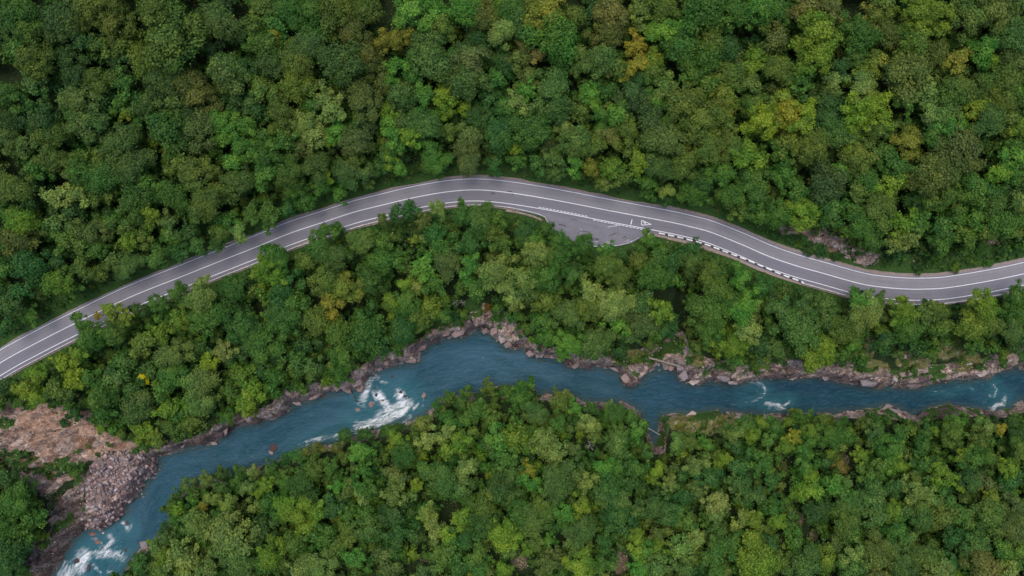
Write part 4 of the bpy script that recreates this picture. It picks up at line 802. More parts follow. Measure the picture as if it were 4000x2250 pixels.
for q in [(1451, 1579, 15, 19, 'p'), (1389, 1551, 10, 8, 'd'), (1393, 1566, 9, 7, 'd'), (1397, 1600, 12, 12, 'p'), (1466, 1517, 6, 9, 'd'), (1470, 1543, 8, 10, 'd'), (1461, 1555, 8, 7, 'd'), (1496, 1564, 9, 6, 'r'),
          (1566, 1532, 10, 8, 'd'), (1583, 1545, 11, 6, 'd'), (1595, 1552, 8, 5, 'd'), (1622, 1566, 12, 11, 'd'), (1654, 1545, 14, 17, 'p'), (1470, 1466, 7, 7, 'p'), (1069, 1749, 21, 27, 'd'), (1062, 1764, 14, 14, 'p'),
          (1480, 1577, 6, 5, 'd'), (562, 2139, 22, 32, 'g'), (362, 2085, 18, 12, 'r'), (383, 2118, 13, 11, 'r'), (352, 2214, 12, 22, 'd'), (497, 2043, 7, 14, 'd'), (404, 2083, 8, 6, 'l'), (490, 2148, 8, 14, 'd'),
          (1391, 1585, 7, 5, 'd'), (560, 1940, 8, 5, 'g'), (1011, 1774, 5, 4, 'd'), (300, 2190, 14, 16, 'd'), (1532, 1470, 8, 10, 'd'), (375, 2103, 12, 6, 'p')]:
    boulder(*q, z=WATER_Z - .1)
for q in [(1605, 1405, 26, 18, 'p'), (1650, 1355, 18, 26, 'p'), (1620, 1360, 14, 22, 'd'), (1590, 1362, 12, 22, 'p'), (1560, 1390, 20, 14, 'r'), (1608, 1425, 24, 14, 'l'), (1515, 1415, 12, 16, 'p'), (1480, 1440, 20, 10, 'p'),
          (1455, 1462, 26, 14, 'p'), (1425, 1470, 20, 18, 'd'), (1390, 1490, 26, 26, 'p'), (1345, 1500, 24, 30, 'p'), (1310, 1500, 24, 34, 'p'), (1410, 1515, 20, 18, 'p'), (1360, 1525, 26, 10, 'p'), (1300, 1535, 20, 9, 'p'),
          (1230, 1545, 34, 18, 'p'), (1160, 1575, 26, 10, 'l'), (1200, 1520, 20, 20, 'd'), (1100, 1608, 26, 20, 'd'), (1050, 1620, 22, 12, 'g'), (1000, 1645, 32, 14, 'd'), (890, 1672, 22, 28, 'p'), (860, 1690, 24, 26, 'd'),
          (835, 1728, 20, 12, 'p'), (780, 1735, 24, 10, 'd'), (700, 1748, 14, 10, 'g'), (655, 1770, 34, 14, 'p'), (612, 1790, 18, 20, 'p'), (607, 1845, 12, 22, 'l'), (570, 1875, 12, 10, 'p'), (540, 1845, 22, 16, 'g'),
          (1700, 1330, 20, 12, 'd'), (1745, 1300, 26, 16, 'p'), (1790, 1300, 30, 18, 'p'), (1830, 1260, 22, 30, 'd'), (1865, 1245, 14, 36, 'p'), (1890, 1220, 16, 26, 'd'), (1900, 1290, 22, 16, 'p'), (1930, 1295, 16, 20, 'p'),
          (1960, 1320, 16, 26, 'l'), (1985, 1345, 18, 16, 'p'), (2010, 1345, 18, 18, 'd'), (2075, 1375, 24, 18, 'p'), (2110, 1388, 24, 14, 'g'), (2135, 1390, 14, 10, 'p'), (2215, 1410, 16, 20, 'd'), (2250, 1425, 22, 12, 'p'),
          (2300, 1430, 20, 10, 'd'), (2400, 1440, 24, 10, 'l'), (2450, 1475, 26, 24, 'p'), (2480, 1480, 20, 20, 'd'), (2510, 1455, 28, 20, 'g'), (2460, 1500, 22, 10, 'd'), (2575, 1432, 10, 14, 'p'), (2620, 1435, 16, 12, 'p'),
          (2680, 1460, 34, 28, 'g'), (2720, 1485, 34, 16, 'l'), (2665, 1435, 24, 22, 'g'), (2770, 1470, 24, 18, 'd'), (2830, 1470, 34, 26, 'g'), (2880, 1460, 26, 24, 'l'), (2930, 1455, 26, 24, 'd'), (2850, 1490, 24, 10, 'g'),
          (3030, 1460, 34, 16, 'd'), (3105, 1475, 24, 8, 'l'), (3150, 1462, 24, 12, 'd'), (3215, 1470, 18, 14, 'g'), (3250, 1460, 26, 18, 'd'), (3310, 1470, 30, 22, 'd'), (3390, 1490, 40, 26, 'g'), (3375, 1470, 24, 16, 'd'),
          (3450, 1480, 34, 18, 'l'), (3500, 1478, 30, 18, 'l'), (3560, 1505, 26, 12, 'g'), (3540, 1460, 30, 16, 'p'), (3600, 1480, 34, 20, 'd'), (3665, 1475, 34, 16, 'r'), (3720, 1465, 26, 18, 'd'), (3770, 1450, 30, 20, 'g'),
          (3830, 1455, 28, 18, 'l'), (3860, 1425, 22, 24, 'd'), (3900, 1400, 16, 14, 'l'), (3920, 1370, 16, 22, 'l'), (3980, 1400, 26, 22, 'p'), (3940, 1430, 22, 12, 'd'), (3290, 1430, 14, 8, 'l'), (3540, 1390, 18, 12, 'l'),
          (3530, 1420, 24, 8, 'l'), (3390, 1370, 10, 20, 'p'), (3395, 1345, 10, 20, 'l'), (3700, 1345, 18, 18, 'p'), (3780, 1420, 20, 8, 'l'), (2590, 1350, 10, 6, 'p'), (2600, 1390, 8, 6, 'l'), (2605, 1370, 6, 5, 'l'), (2570, 1370, 12, 6, 'p'), (2430, 1355, 18, 6, 'l'), (2402, 1392, 9, 12, 'l')]:
    boulder(*q, group='rocks along the far bank', noun='rock')
for q in [(2705, 1620, 22, 15, 'l'), (2740, 1612, 12, 8, 'd'), (2820, 1608, 26, 9, 'd'), (2850, 1618, 20, 8, 'g'), (2640, 1650, 8, 6, 'l'), (2672, 1655, 8, 4, 'l'), (3470, 1600, 34, 18, 'g'), (3430, 1612, 34, 12, 'g'), (3510, 1618, 26, 20, 'g'),
          (3540, 1630, 18, 14, 'd'), (3380, 1608, 26, 9, 'd'), (3270, 1615, 24, 8, 'd'), (3610, 1625, 34, 16, 'd'), (3680, 1600, 34, 14, 'd'), (3730, 1590, 30, 10, 'd'), (3820, 1608, 34, 9, 'd'), (2130, 1540, 26, 8, 'd'), (2290, 1560, 16, 6, 'd'),
          (2470, 1590, 20, 9, 'd'), (2500, 1610, 12, 12, 'd'), (3570, 1660, 12, 8, 'r'), (3845, 1620, 10, 6, 'l')]:
    boulder(*q, group='rocks along the near bank', noun='rock')
for q in [(3185, 905, 18, 9, 'p'), (3200, 930, 24, 12, 'p'), (3260, 960, 14, 10, 'l'), (3285, 982, 10, 6, 'l'), (3325, 975, 14, 12, 'l'), (3345, 985, 12, 12, 'l'), (3375, 990, 14, 14, 'p'), (3310, 1005, 14, 8, 'l'), (3365, 1015, 22, 10, 'l'),
          (3405, 1015, 12, 18, 'p'), (3095, 897, 10, 9, 'p'), (3225, 915, 20, 8, 'd'), (3765, 987, 5, 4, 'l'), (3870, 943, 16, 8, 'p'), (3925, 945, 12, 9, 'g'), (3570, 1020, 5, 4, 'l'), (3515, 1022, 6, 8, 'g'), (3593, 1005, 7, 5, 'r')]:
    boulder(*q, group='rocks on the bank above the road', noun='outcrop rock')
sc_pts = [(472, 1784, 14, 'l'), (492, 1780, 10, 'l'), (560, 1790, 20, 'p'), (590, 1820, 14, 'p'), (540, 1830, 18, 'g'), (510, 1840, 16, 'p'), (565, 1840, 12, 'p'), (480, 1815, 10, 'l'), (420, 1960, 17, 'r'), (395, 2035, 13, 'r'), (440, 2030, 12, 'r'), (412, 2020, 8, 'r'),
          (385, 1830, 9, 'p'), (455, 1975, 14, 'p'), (478, 1900, 12, 'p'), (500, 1870, 14, 'p'), (530, 1880, 12, 'g'), (470, 1940, 12, 'l'), (370, 1990, 9, 'p'), (350, 1900, 8, 'p'), (430, 1880, 8, 'l'), (570, 1808, 10, 'p'), (520, 1800, 10, 'd'), (488, 1955, 9, 'l'), (338, 1970, 6, 'l')]
for x, y, r_, c in sc_pts: boulder(x, y, r_, r_ * .75, c, group='big stones lying on the scree', noun='stone')
# the scree itself: stones nobody could count
hb = []
for k in range(6):
    bm = hull(40 + k, 9, .7, 0); bm.verts.index_update()
    hb.append((np.array([v.co[:] for v in bm.verts]), np.array([[v.index for v in f.verts] for f in bm.faces]))); bm.free()
def scatter_stones(name, px, py, rad, cols, label_mat=screem):
    X, Y, z = ground_at(px, py); z = hmesh(X, Y)
    VV = []; FF = []; TT = []; n = 0
    for k in range(len(px)):
        v, f = hb[k % 6]; a = rng.uniform(0, 6.28); r = rad[k]; t = rng.uniform(-.5, .5, 2)
        v = v * (r, r * rng.uniform(.55, .95), r * rng.uniform(.5, .9))
        v = np.c_[v[:, 0] * math.cos(a) - v[:, 1] * math.sin(a), v[:, 0] * math.sin(a) + v[:, 1] * math.cos(a), v[:, 2] + v[:, 0] * t[0] + v[:, 1] * t[1]]
        VV.append(v + (X[k], Y[k], z[k] + .1 * r)); FF.append(f + n); n += len(v); TT.append(np.tile(cols[k], (len(v), 1)))
    me = mesh_np(name, np.vstack(VV), np.vstack(FF), label_mat); attr_c(me, 'tint', np.vstack(TT))
    return tag(obj(name, me), kind='stuff')
def inpoly(poly, n, s=0):
    p = np.array(poly, float); out = []
    while len(out) < n:
        q = rng.uniform(p.min(0), p.max(0), (4000, 2)); q = q[inside(q[:, 0], q[:, 1], p)]; out.extend(q.tolist())
    return np.array(out[:n])
q = inpoly(SCREE, 3400) + rng.normal(0, 9, (3400, 2)); q = q[hgt(*W(q[:, 0], q[:, 1], -16.5)) > -19.2]; rad = rng.choice([.16, .26, .42, .7, 1.15], len(q), p=[.28, .30, .22, .14, .06]) * rng.uniform(.8, 1.2, len(q))
base = lin((166, 146, 140)); cols = base * rng.choice([.35, .6, .8, 1.0, 1.25], (len(q), 1)) * rng.uniform(.85, 1.15, (len(q), 1)) * (1 + rng.uniform(-.12, .12, (len(q), 1)) * (1, .15, -.9))
o = scatter_stones('scree', q[:, 0], q[:, 1], rad, cols); tag(o, 'slope of loose pinkish broken stones running down to the river', 'scree')
# loose stones in the clearings, on the landslide and at the foot of the cliffs
qq = []; rr_ = []
for (cx, cy, rx, ry) in CLEAR:
    n = int(rx * ry / 24); a = rng.uniform(0, 6.28, n); e = np.abs(rng.normal(0, .55, n)); qq.append(np.c_[cx + e * rx * np.cos(a), cy + e * ry * np.sin(a)]); rr_.append(rng.uniform(.12, .4, n))
for poly, n in [(CUT, 200), (SLIDE, 700), (ROCK_POLYS[4], 200), (ROCK_POLYS[5], 260), (ROCK_POLYS[1], 120), (ROCK_POLYS[7], 160), (MOSS, 50), (ROCK_POLYS[10], 160)]:
    qq.append(inpoly(poly, n)); rr_.append(rng.uniform(.12, .45, n))
q = np.vstack(qq); rad = np.concatenate(rr_)
cols = lin((170, 150, 134)) * rng.uniform(.5, 1.4, (len(q), 1)) * rng.uniform(.94, 1.06, (len(q), 3))
o = scatter_stones('loose_stones', q[:, 0], q[:, 1], rad, cols); tag(o, 'loose grey and pinkish stones scattered over bare ground and cliffs', 'loose stones')
# ------------------------------------------------------------------ trees
PAL = {'G': (68, 104, 46), 'D': (44, 74, 46), 'T': (42, 88, 54), 'S': (80, 104, 62), 'P': (132, 146, 88), 'O': (94, 108, 50), 'Y': (126, 146, 40), 'B': (88, 136, 56), 'R': (100, 98, 56),
       'M': (158, 138, 48), 'A': (90, 96, 66), 'K': (36, 56, 50), 'E': (152, 134, 88), 'L': (190, 186, 26), 'F': (130, 78, 32)}
PNAME = {'G': 'green', 'D': 'dark green', 'T': 'bluish green', 'S': 'greyish green', 'P': 'pale olive', 'O': 'olive green', 'Y': 'yellow-green', 'B': 'bright green', 'R': 'brownish olive', 'M': 'mustard yellow',
         'A': 'grey-brown', 'K': 'very dark', 'E': 'tan', 'L': 'vivid yellow', 'F': 'rust-coloured'}
GAIN = 1.08
BLEND = .40
def pal(code):
    c = lin(PAL[code[0]])
    if len(code) > 1: c = .65 * c + .35 * lin(PAL[code[1]])
    if code[0] != 'L': c = (c * (1 - BLEND) + lin((72, 104, 44)) * BLEND) * (1.03, 1.04, .74)
    return c * GAIN

def leaf_mat(name, use_attr):
    m, nt, nd, lk, b = new_mat(name)
    if use_attr: base = attr(nt, 'tint', 'Color')
    else: base = N(nt, 'ShaderNodeObjectInfo').outputs['Color']
    v = attr(nt, 'vary')
    hs = N(nt, 'ShaderNodeHueSaturation'); lk.new(base, hs.inputs['Color'])
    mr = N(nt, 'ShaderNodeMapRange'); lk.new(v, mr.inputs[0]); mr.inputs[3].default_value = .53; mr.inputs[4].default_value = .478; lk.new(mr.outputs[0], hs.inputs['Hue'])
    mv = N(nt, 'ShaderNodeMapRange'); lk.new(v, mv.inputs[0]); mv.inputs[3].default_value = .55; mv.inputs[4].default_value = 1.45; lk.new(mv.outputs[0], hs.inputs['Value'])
    nn = noise(nt, .35, 4, .6)
    col = mixc(nt, 1.0, hs.outputs[0], ramp(nt, nn, [(.3, (.78, .84, .86)), (.7, (1.16, 1.1, .95))]), 'MULTIPLY')
    n2_ = noise(nt, .085, 3, .5)
    col = mixc(nt, 1.0, col, ramp(nt, n2_, [(.36, (.82, 1.0, .95)), (.5, (1, 1, 1)), (.64, (1.08, 1.0, .88))]), 'MULTIPLY')
    lk.new(col, b.inputs['Base Color']); b.inputs['Roughness'].default_value = .62; b.inputs['Specular IOR Level'].default_value = .25
    tr = nd.new('ShaderNodeBsdfTranslucent'); lk.new(col, tr.inputs[0])
    mx = nd.new('ShaderNodeMixShader'); mx.inputs[0].default_value = .22
    lk.new(b.outputs[0], mx.inputs[1]); lk.new(tr.outputs[0], mx.inputs[2]); lk.new(mx.outputs[0], nd['Material Output'].inputs[0])
    return m
leafA = leaf_mat('leaves', False); leafB = leaf_mat('forest_leaves', True)
bark = simple_mat('bark', lin((62, 54, 46)), lin((112, 102, 90)), 3, .9, .8, .1)
palewood = simple_mat('bleached_wood', lin((112, 106, 98)), lin((168, 162, 152)), 3, .85, .5, .05)

def crown_np(seed, nblob, nleaf, size, style='lobed', core=True):
    """leaf quads on many billowing lobes spread over a dome, radius about 1"""
    r = np.random.default_rng(seed)
    ph = r.uniform(0, 6.28, 4)
    el = np.arcsin(r.uniform(-.35, .98, nblob) ** 1.0); az = r.uniform(0, 6.28, nblob)
    outline = 1 + .20 * np.sin(2 * az + ph[0]) + .12 * np.sin(3 * az + ph[1]) + .07 * np.sin(5 * az + ph[2])
    if style == 'star': outline = outline * (1 + .22 * np.sin(7 * az + ph[3]))
    dist = r.uniform(.45, .92, nblob) * outline
    br = r.uniform(.15, .34, nblob) * (1.12 if style == 'round' else 1.0)
    if style == 'star': br *= .8
    bc = np.c_[np.cos(el) * np.cos(az) * dist, np.cos(el) * np.sin(az) * dist, np.sin(el) * dist * .78]
    bc[0] = (0, 0, .45); br[0] = .4
    bvar = r.uniform(.25, .75, nblob)
    V = []; Q = []; VA = []; n = 0
    w = br ** 2; cnt = np.maximum(6, (nleaf * w / w.sum()).astype(int))
    for k in range(nblob):
        m = cnt[k]
        d = r.normal(size=(m, 3)); d[:, 2] = np.abs(d[:, 2]) * 1.1 - .35; d += bc[k] / (np.linalg.norm(bc[k]) + 1e-6) * .5
        d /= np.linalg.norm(d, axis=1)[:, None]
        lump = 1 + .18 * np.sin(d[:, 0] * 7 + k) * np.sin(d[:, 1] * 6 + 2 * k)
        spray = (r.random(m) < .14)[:, None] * d * r.uniform(.03, .16, (m, 1))
        p = bc[k] + spray + d * (br[k] * lump * r.uniform(.72, 1.28, m))[:, None]
        nrm = d + r.normal(size=(m, 3)) * .6 + (0, 0, .25); nrm /= np.linalg.norm(nrm, axis=1)[:, None]
        t = np.cross(nrm, r.normal(size=(m, 3))); t /= np.linalg.norm(t, axis=1)[:, None]; u = np.cross(nrm, t)
        s = size * r.uniform(.6, 1.25, m)[:, None]; s2 = s * r.uniform(.55, .9, m)[:, None]
        q = np.stack([p - t * s, p - u * s2 - t * s * .1, p + t * s, p + u * s2 + t * s * .1], 1)
        V.append(q.reshape(-1, 3)); Q.append(np.arange(n, n + 4 * m).reshape(-1, 4)); n += 4 * m
        va = np.clip(bvar[k] + r.normal(0, .2, m), 0, 1); VA.append(np.repeat(va, 4))
        if core:   # closed inner lobe so that the light does not shine through
            th = np.linspace(0, 2 * np.pi, 7)[:-1]; rings = []
            for e in (-.9, -.25, .4, .95):
                rings.append(np.c_[np.cos(th) * math.cos(e), np.sin(th) * math.cos(e), np.full(6, math.sin(e))])
            cv = np.vstack(rings) * br[k] * .68 + bc[k]
            fs = []
            for a in range(3):
                for c in range(6): fs.append((n + a * 6 + c, n + a * 6 + (c + 1) % 6, n + a * 6 + 6 + (c + 1) % 6, n + a * 6 + 6 + c))
            fs.append((n + 18, n + 19, n + 20, n + 21)); fs.append((n + 21, n + 22, n + 23, n + 18))
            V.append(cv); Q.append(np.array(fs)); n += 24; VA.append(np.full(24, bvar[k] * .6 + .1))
    return np.vstack(V), np.vstack(Q), np.concatenate(VA)

STY = ['lobed', 'round', 'lobed', 'star', 'lobed', 'round', 'lobed', 'star', 'lobed', 'lobed', 'round', 'lobed']
crown_me = []
for k, st in enumerate(STY):
    v, f, va = crown_np(100 + k, [34, 24, 42, 38, 30, 26, 46, 34, 28, 38, 30, 36][k], 5800, .049, st)
    me = mesh_np('crown', v, f, leafA); attr_f(me, 'vary', va); crown_me.append(me)
mid_np = [crown_np(200 + k, 20, 1900, .078, STY[k]) for k in range(8)]
low_np = [crown_np(300 + k, 10, 620, .115, STY[k]) for k in range(8)]
bush_me = []
for k in range(4):
    v, f, va = crown_np(400 + k, 16, 1400, .09, 'round'); me = mesh_np('bush', v * (1, 1, .9), f, leafA); attr_f(me, 'vary', va); bush_me.append(me)

def limb(bm, pts, r0, r1, n=6):
    """tapered tube through pts"""
    rings = []
    for k, p in enumerate(pts):
        t = k / (len(pts) - 1); r = r0 * (1 - t) + r1 * t
        d = (Vector(pts[min(k + 1, len(pts) - 1)]) - Vector(pts[max(k - 1, 0)])).normalized()
        a = d.cross(Vector((.31, .17, .9) if abs(d.z) < .9 else (1, 0, 0))).normalized(); c = d.cross(a)
        rings.append([bm.verts.new(Vector(p) + (a * math.cos(6.2832 * q / n) + c * math.sin(6.2832 * q / n)) * r) for q in range(n)])
    for k in range(len(rings) - 1):
        for q in range(n): bm.faces.new((rings[k][q], rings[k][(q + 1) % n], rings[k + 1][(q + 1) % n], rings[k + 1][q]))
    bm.faces.new(rings[-1])
trunk_me = []
for k in range(4):      # unit: crown radius 1 at height 0, foot at z = -2.2
    r_ = random.Random(k); bm = bmesh.new()
    top = (r_.uniform(-.1, .1), r_.uniform(-.1, .1), .25)
    limb(bm, [(0, 0, -2.4), (.02, .03, -1.4), (top[0] * .5, top[1] * .5, -.5), top], .085, .035)
    for q in range(6):
        a = q * 1.05 + r_.uniform(-.3, .3); z0 = r_.uniform(-.9, -.2)
        limb(bm, [(0, 0, z0), (.3 * math.cos(a), .3 * math.sin(a), z0 + .25), (.6 * math.cos(a), .6 * math.sin(a), z0 + .55)], .035, .012, 5)
    me = bpy.data.meshes.new('trunk'); bm.to_mesh(me); bm.free(); me.materials.append(bark); trunk_me.append(me)

recs = []
for part in TREES.replace('\n', ';').split(';'):
    if part.strip():
        x, y, r_, c = part.split(','); recs.append((float(x), float(y), float(r_), c))
tx = np.array([q[0] for q in recs]); ty = np.array([q[1] for q in recs]); tr_ = np.array([q[2] for q in recs]); tcode = [q[3] for q in recs]
GROW = 1.13
bright = np.array([1.3 if c[0] in 'YBPMEL' else (-1.4 if c[0] in 'DKTA' else 0) for c in tcode])
SCL = 200 / FPX
rm = tr_ * SCL * GROW
hc = 5.4 + .95 * rm + bright + rng.uniform(-1.0, 1.0, len(rm))       # crown centre above ground
cx, cy, gz = ground_at(tx, ty, hc)
gz = hgt(cx, cy)
q_h, q_n, q_s, q_d, q_i, q_u = hgt(cx, cy, True)
nearf = np.where((q_d < 11) | (np.minimum(q_n, q_s) < 9), .95, GROW) * np.where((q_s < q_n) & (q_s < 9), .93, 1)
rm = tr_ * nearf * (CAM_H - gz - hc) / FPX
order = np.argsort(-tr_)
indiv = set(order[:300].tolist())
SIZE = lambda r: 'broad' if r > 64 else 'large' if r > 53 else 'mid-sized' if r > 42 else 'small'

proto_root = None
for i_ in order[:300]:
    code = tcode[i_]
    vi = int(rng.integers(0, 12))
    if code[0] in 'AKS' and rng.random() < .6: vi = [1, 5, 10][int(rng.integers(0, 3))]
    if code[0] in 'YM' and rng.random() < .5: vi = [3, 7][int(rng.integers(0, 2))]
    root = bpy.data.objects.new('broadleaf_tree', None); root.location = (cx[i_], cy[i_], gz[i_]); root.empty_display_size = .5; link(root)
    r_ = rm[i_]
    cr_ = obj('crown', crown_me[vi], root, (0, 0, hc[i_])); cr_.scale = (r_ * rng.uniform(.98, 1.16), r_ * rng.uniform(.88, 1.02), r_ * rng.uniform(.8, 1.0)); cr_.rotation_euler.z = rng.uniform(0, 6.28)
    c = pal(code) * rng.uniform(.92, 1.08) * (.84 if tx[i_] < 1500 and ty[i_] < 850 and code[0] in 'DOSRGT' else 1); cr_.color = (*c, 1)  # upper-left crowns get a darker colour, standing in for dimmer light there
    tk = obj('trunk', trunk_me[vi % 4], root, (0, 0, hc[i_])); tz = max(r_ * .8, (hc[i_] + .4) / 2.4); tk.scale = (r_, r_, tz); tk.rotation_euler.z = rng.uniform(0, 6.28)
    grp = 'trees on the slope above the road' if cy[i_] > np.interp(cx[i_], road[:, 0], road[:, 1]) else ('trees between the road and the river' if inside(np.array([cx[i_]]), np.array([cy[i_]]), np.vstack([road, north[::-1]]))[0] else 'trees on the near side of the river')
    THINGS.append((root, tx[i_], ty[i_], f'{SIZE(tr_[i_])} {PNAME[code[0]]} tree', grp, 'tree'))

# ---- everything smaller and the understorey: one wood nobody could count
VV = []; FF = []; VA = []; TT = []; nv = 0
def add_stuff(src, x, y, z, sxy, sz, col):
    global nv
    v, f, va = src; a = rng.uniform(0, 6.28); ca, sa = math.cos(a), math.sin(a)
    w = np.empty_like(v); w[:, 0] = (v[:, 0] * ca - v[:, 1] * sa) * sxy + x; w[:, 1] = (v[:, 0] * sa + v[:, 1] * ca) * sxy + y; w[:, 2] = v[:, 2] * sz + z
    VV.append(w.astype(np.float32)); FF.append((f + nv).astype(np.int32)); VA.append(va.astype(np.float32)); TT.append(np.tile(np.asarray(col, np.float32), (len(v), 1))); nv += len(v)
TV = []; TF = []; tn = 0
def add_trunk(x, y, z0, z1, r):
    global tn
    a = np.arange(5) * 1.2566
    TV.append(np.vstack([np.c_[x + r * np.cos(a), y + r * np.sin(a), np.full(5, z0)], np.c_[x + .5 * r * np.cos(a), y + .5 * r * np.sin(a), np.full(5, z1)]]))
    TF.append(np.array([(tn + k, tn + (k + 1) % 5, tn + 5 + (k + 1) % 5, tn + 5 + k) for k in range(5)])); tn += 10
for i_ in order[300:]:
    c = pal(tcode[i_]) * rng.uniform(.92, 1.08)
    add_stuff(mid_np[int(rng.integers(0, 8))], cx[i_], cy[i_], gz[i_] + hc[i_], rm[i_], rm[i_] * .88, c)
    add_trunk(cx[i_], cy[i_], gz[i_] - .3, gz[i_] + hc[i_], .16)
# fill trees on a jittered grid
gx_, gy_ = np.meshgrid(np.arange(-210, 210, 3.7), np.arange(-128, 136, 3.7))
fx = (gx_ + rng.uniform(-1.6, 1.6, gx_.shape)).ravel(); fy = (gy_ + rng.uniform(-1.6, 1.6, gy_.shape)).ravel()
fh, fdn, fds, fdd, fin, fup = hgt(fx, fy, True)
fr = rng.uniform(2.1, 3.7, len(fx)); fhc = rng.uniform(2.2, 4.8, len(fx))
px_, py_ = to_px(fx, fy, fh + fhc)
gpx, gpy = to_px(fx, fy, fh)
ok = ~fin
near_bank = np.where(fds < fdn, fds < 1.2, fdn < 5.5 + 2.5 * sstep(35, 60, fx))
ok &= ~near_bank
small = fdd < 9
fr = np.where(small, np.minimum(fr, np.maximum(.9, (fdd - .9) * .62)), fr); fhc = np.where(small, np.minimum(fhc, fr * 1.0), fhc)
ok &= fdd > (1.5 + 1.6 * rng.random(len(fx)))
ok &= ~((sx.min() < -1e9))
rk = np.maximum.reduce([mval(m_rock, fx, fy), mval(m_slide, fx, fy), mval(m_scree, fx, fy), mval(m_moss, fx, fy), mval(m_clear, fx, fy)])
ok &= (rk < .45) | ((np.abs(fx) > 186) | (np.abs(fy) > 110)) & ~near_bank & ~fin
for (ax_, ay_, rx, ry) in GAPS:
    ok &= np.hypot((px_ - ax_) / (rx + 24), (py_ - ay_) / (ry + 24)) > 1
for (ax_, ay_, rx, ry) in CLEAR:
    ok &= np.hypot((gpx - ax_) / (rx + 10), (gpy - ay_) / (ry + 10)) > 1
# keep crowns off the lay-by and carriageway as seen from above
for (ax_, ay_, rx, ry) in OPEN:
    ok &= (np.hypot((gpx - ax_) / (rx + 6), (gpy - ay_) / (ry + 6)) > 1) | (rng.random(len(fx)) < .12)
ok &= fdd > fr * .95 + .2
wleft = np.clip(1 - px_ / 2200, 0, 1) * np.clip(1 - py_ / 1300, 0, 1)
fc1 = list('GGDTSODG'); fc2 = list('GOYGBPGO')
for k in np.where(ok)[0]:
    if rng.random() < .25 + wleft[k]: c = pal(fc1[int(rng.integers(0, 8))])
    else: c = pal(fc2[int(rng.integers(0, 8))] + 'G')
    c = c * rng.uniform(.7, 1.0)
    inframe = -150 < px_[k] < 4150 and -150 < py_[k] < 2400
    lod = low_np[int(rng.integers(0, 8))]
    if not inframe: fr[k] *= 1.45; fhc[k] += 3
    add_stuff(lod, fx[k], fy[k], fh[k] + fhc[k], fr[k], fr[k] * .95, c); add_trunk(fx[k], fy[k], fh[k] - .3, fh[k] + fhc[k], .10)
# scrub along the verges and over the cliffs
tiny = [crown_np(500 + k, 5, 170, .2, 'lobed', False) for k in range(5)]
ux = rng.uniform(-175, 178, 26000); uy = rng.uniform(-70, 60, 26000)
uh, un, us, ud, ui, uu = hgt(ux, uy, True)
rkk = np.maximum(mval(m_rock, ux, uy), mval(m_slide, ux, uy)); mg = mval(m_moss, ux, uy); mvg = mval(m_verge, ux, uy)
ukeep = (~ui) & (ud > .9) & (np.minimum(un, us) > 1.5) & (((ud < 9) & (rkk < .4) & (rng.random(len(ux)) < .5)) | ((mvg > .5) & (rkk < .4) & (rng.random(len(ux)) < .3)) | ((rkk > .5) & (mval(g_on, ux, uy) > .4) & (rng.random(len(ux)) < .35)) | ((mg > .4) & (rng.random(len(ux)) < .12)))
upx, upy = to_px(ux, uy, uh)
for k in np.where(ukeep)[0]:
    if not (-100 < upx[k] < 4100): continue
    r0 = min(rng.uniform(.45, 1.25), ud[k] * .75)
    zz = float(hmesh(ux[k:k + 1], uy[k:k + 1])[0])
    add_stuff(tiny[int(rng.integers(0, 5))], ux[k], uy[k], zz + r0 * .15, r0, r0 * .8, pal(['G', 'DG', 'GD', 'D', 'TG', 'GO', 'GB'][int(rng.integers(0, 7))]) * rng.uniform(.65, 1.05))
print('scrub', ukeep.sum())
me = mesh_np('forest', np.vstack(VV), np.vstack(FF), leafB); attr_f(me, 'vary', np.concatenate(VA)); attr_c(me, 'tint', np.vstack(TT))
fo = obj('forest', me); tag(fo, 'dense mixed green woodland filling the gaps between the bigger trees', 'forest', kind='stuff')
me = mesh_np('forest_stems', np.vstack(TV), np.vstack(TF), bark)
st = obj('stems', me, fo); st['kind'] = 'stuff'
print('forest quads', len(me.polygons), sum(len(f) for f in FF), 'fill', ok.sum())

# ---- bushes
for part in BUSHES.replace('\n', ';').split(';'):
    if not part.strip(): continue
    x, y, r_, code = part.split(','); x, y, r_ = float(x), float(y), float(r_)
    rr2 = r_ * .078
    X, Y, z = ground_at(np.array([x]), np.array([y]), rr2 * .5); X = float(X[0]); Y = float(Y[0]); z = float(hmesh(np.array([X]), np.array([Y]))[0])
    o = obj('bush', bush_me[int(x) % 4], None, (X, Y, z + rr2 * .25)); o.scale = (rr2, rr2 * rng.uniform(.85, 1.1), rr2 * rng.uniform(.7, .9)); o.rotation_euler.z = rng.uniform(0, 6.28)
    o.color = (*(pal(code) * .92), 1)
    sz = 'low' if r_ < 17 else 'rounded' if r_ < 26 else 'wide'
    THINGS.append((o, x, y, f'{sz} {PNAME[code[0]]} bush', 'bushes on open ground', 'bush'))

# ---- grass and ground plants: tufts on everything that is neither rock nor road
n = 150000
qx_ = rng.uniform(-182, 182, n); qy_ = rng.uniform(-110, 112, n)
h_, a1, a2, a3, a4, a5 = hgt(qx_, qy_, True)
den = np.where((a3 < 9) | (mval(m_verge, qx_, qy_) > .5), 1.0, .22); rkq = mval(m_rock, qx_, qy_); gq = mval(g_on, qx_, qy_)
den = den * (1 - np.clip(rkq + mval(m_slide, qx_, qy_) * .97 + mval(m_scree, qx_, qy_) + mval(m_clear, qx_, qy_) * .6, 0, 1)) + gq * .85
k = (~a4) & (a3 > .7 + .5 * rng.random(n)) & (rng.random(n) < den) & (np.minimum(a1, a2) > 1.2)
qx_, qy_ = qx_[k], qy_[k]; hz = hmesh(qx_, qy_); m = len(qx_)
a = rng.uniform(0, 6.28, m); s = rng.uniform(.18, .42, m); tilt = rng.uniform(.2, .9, m)
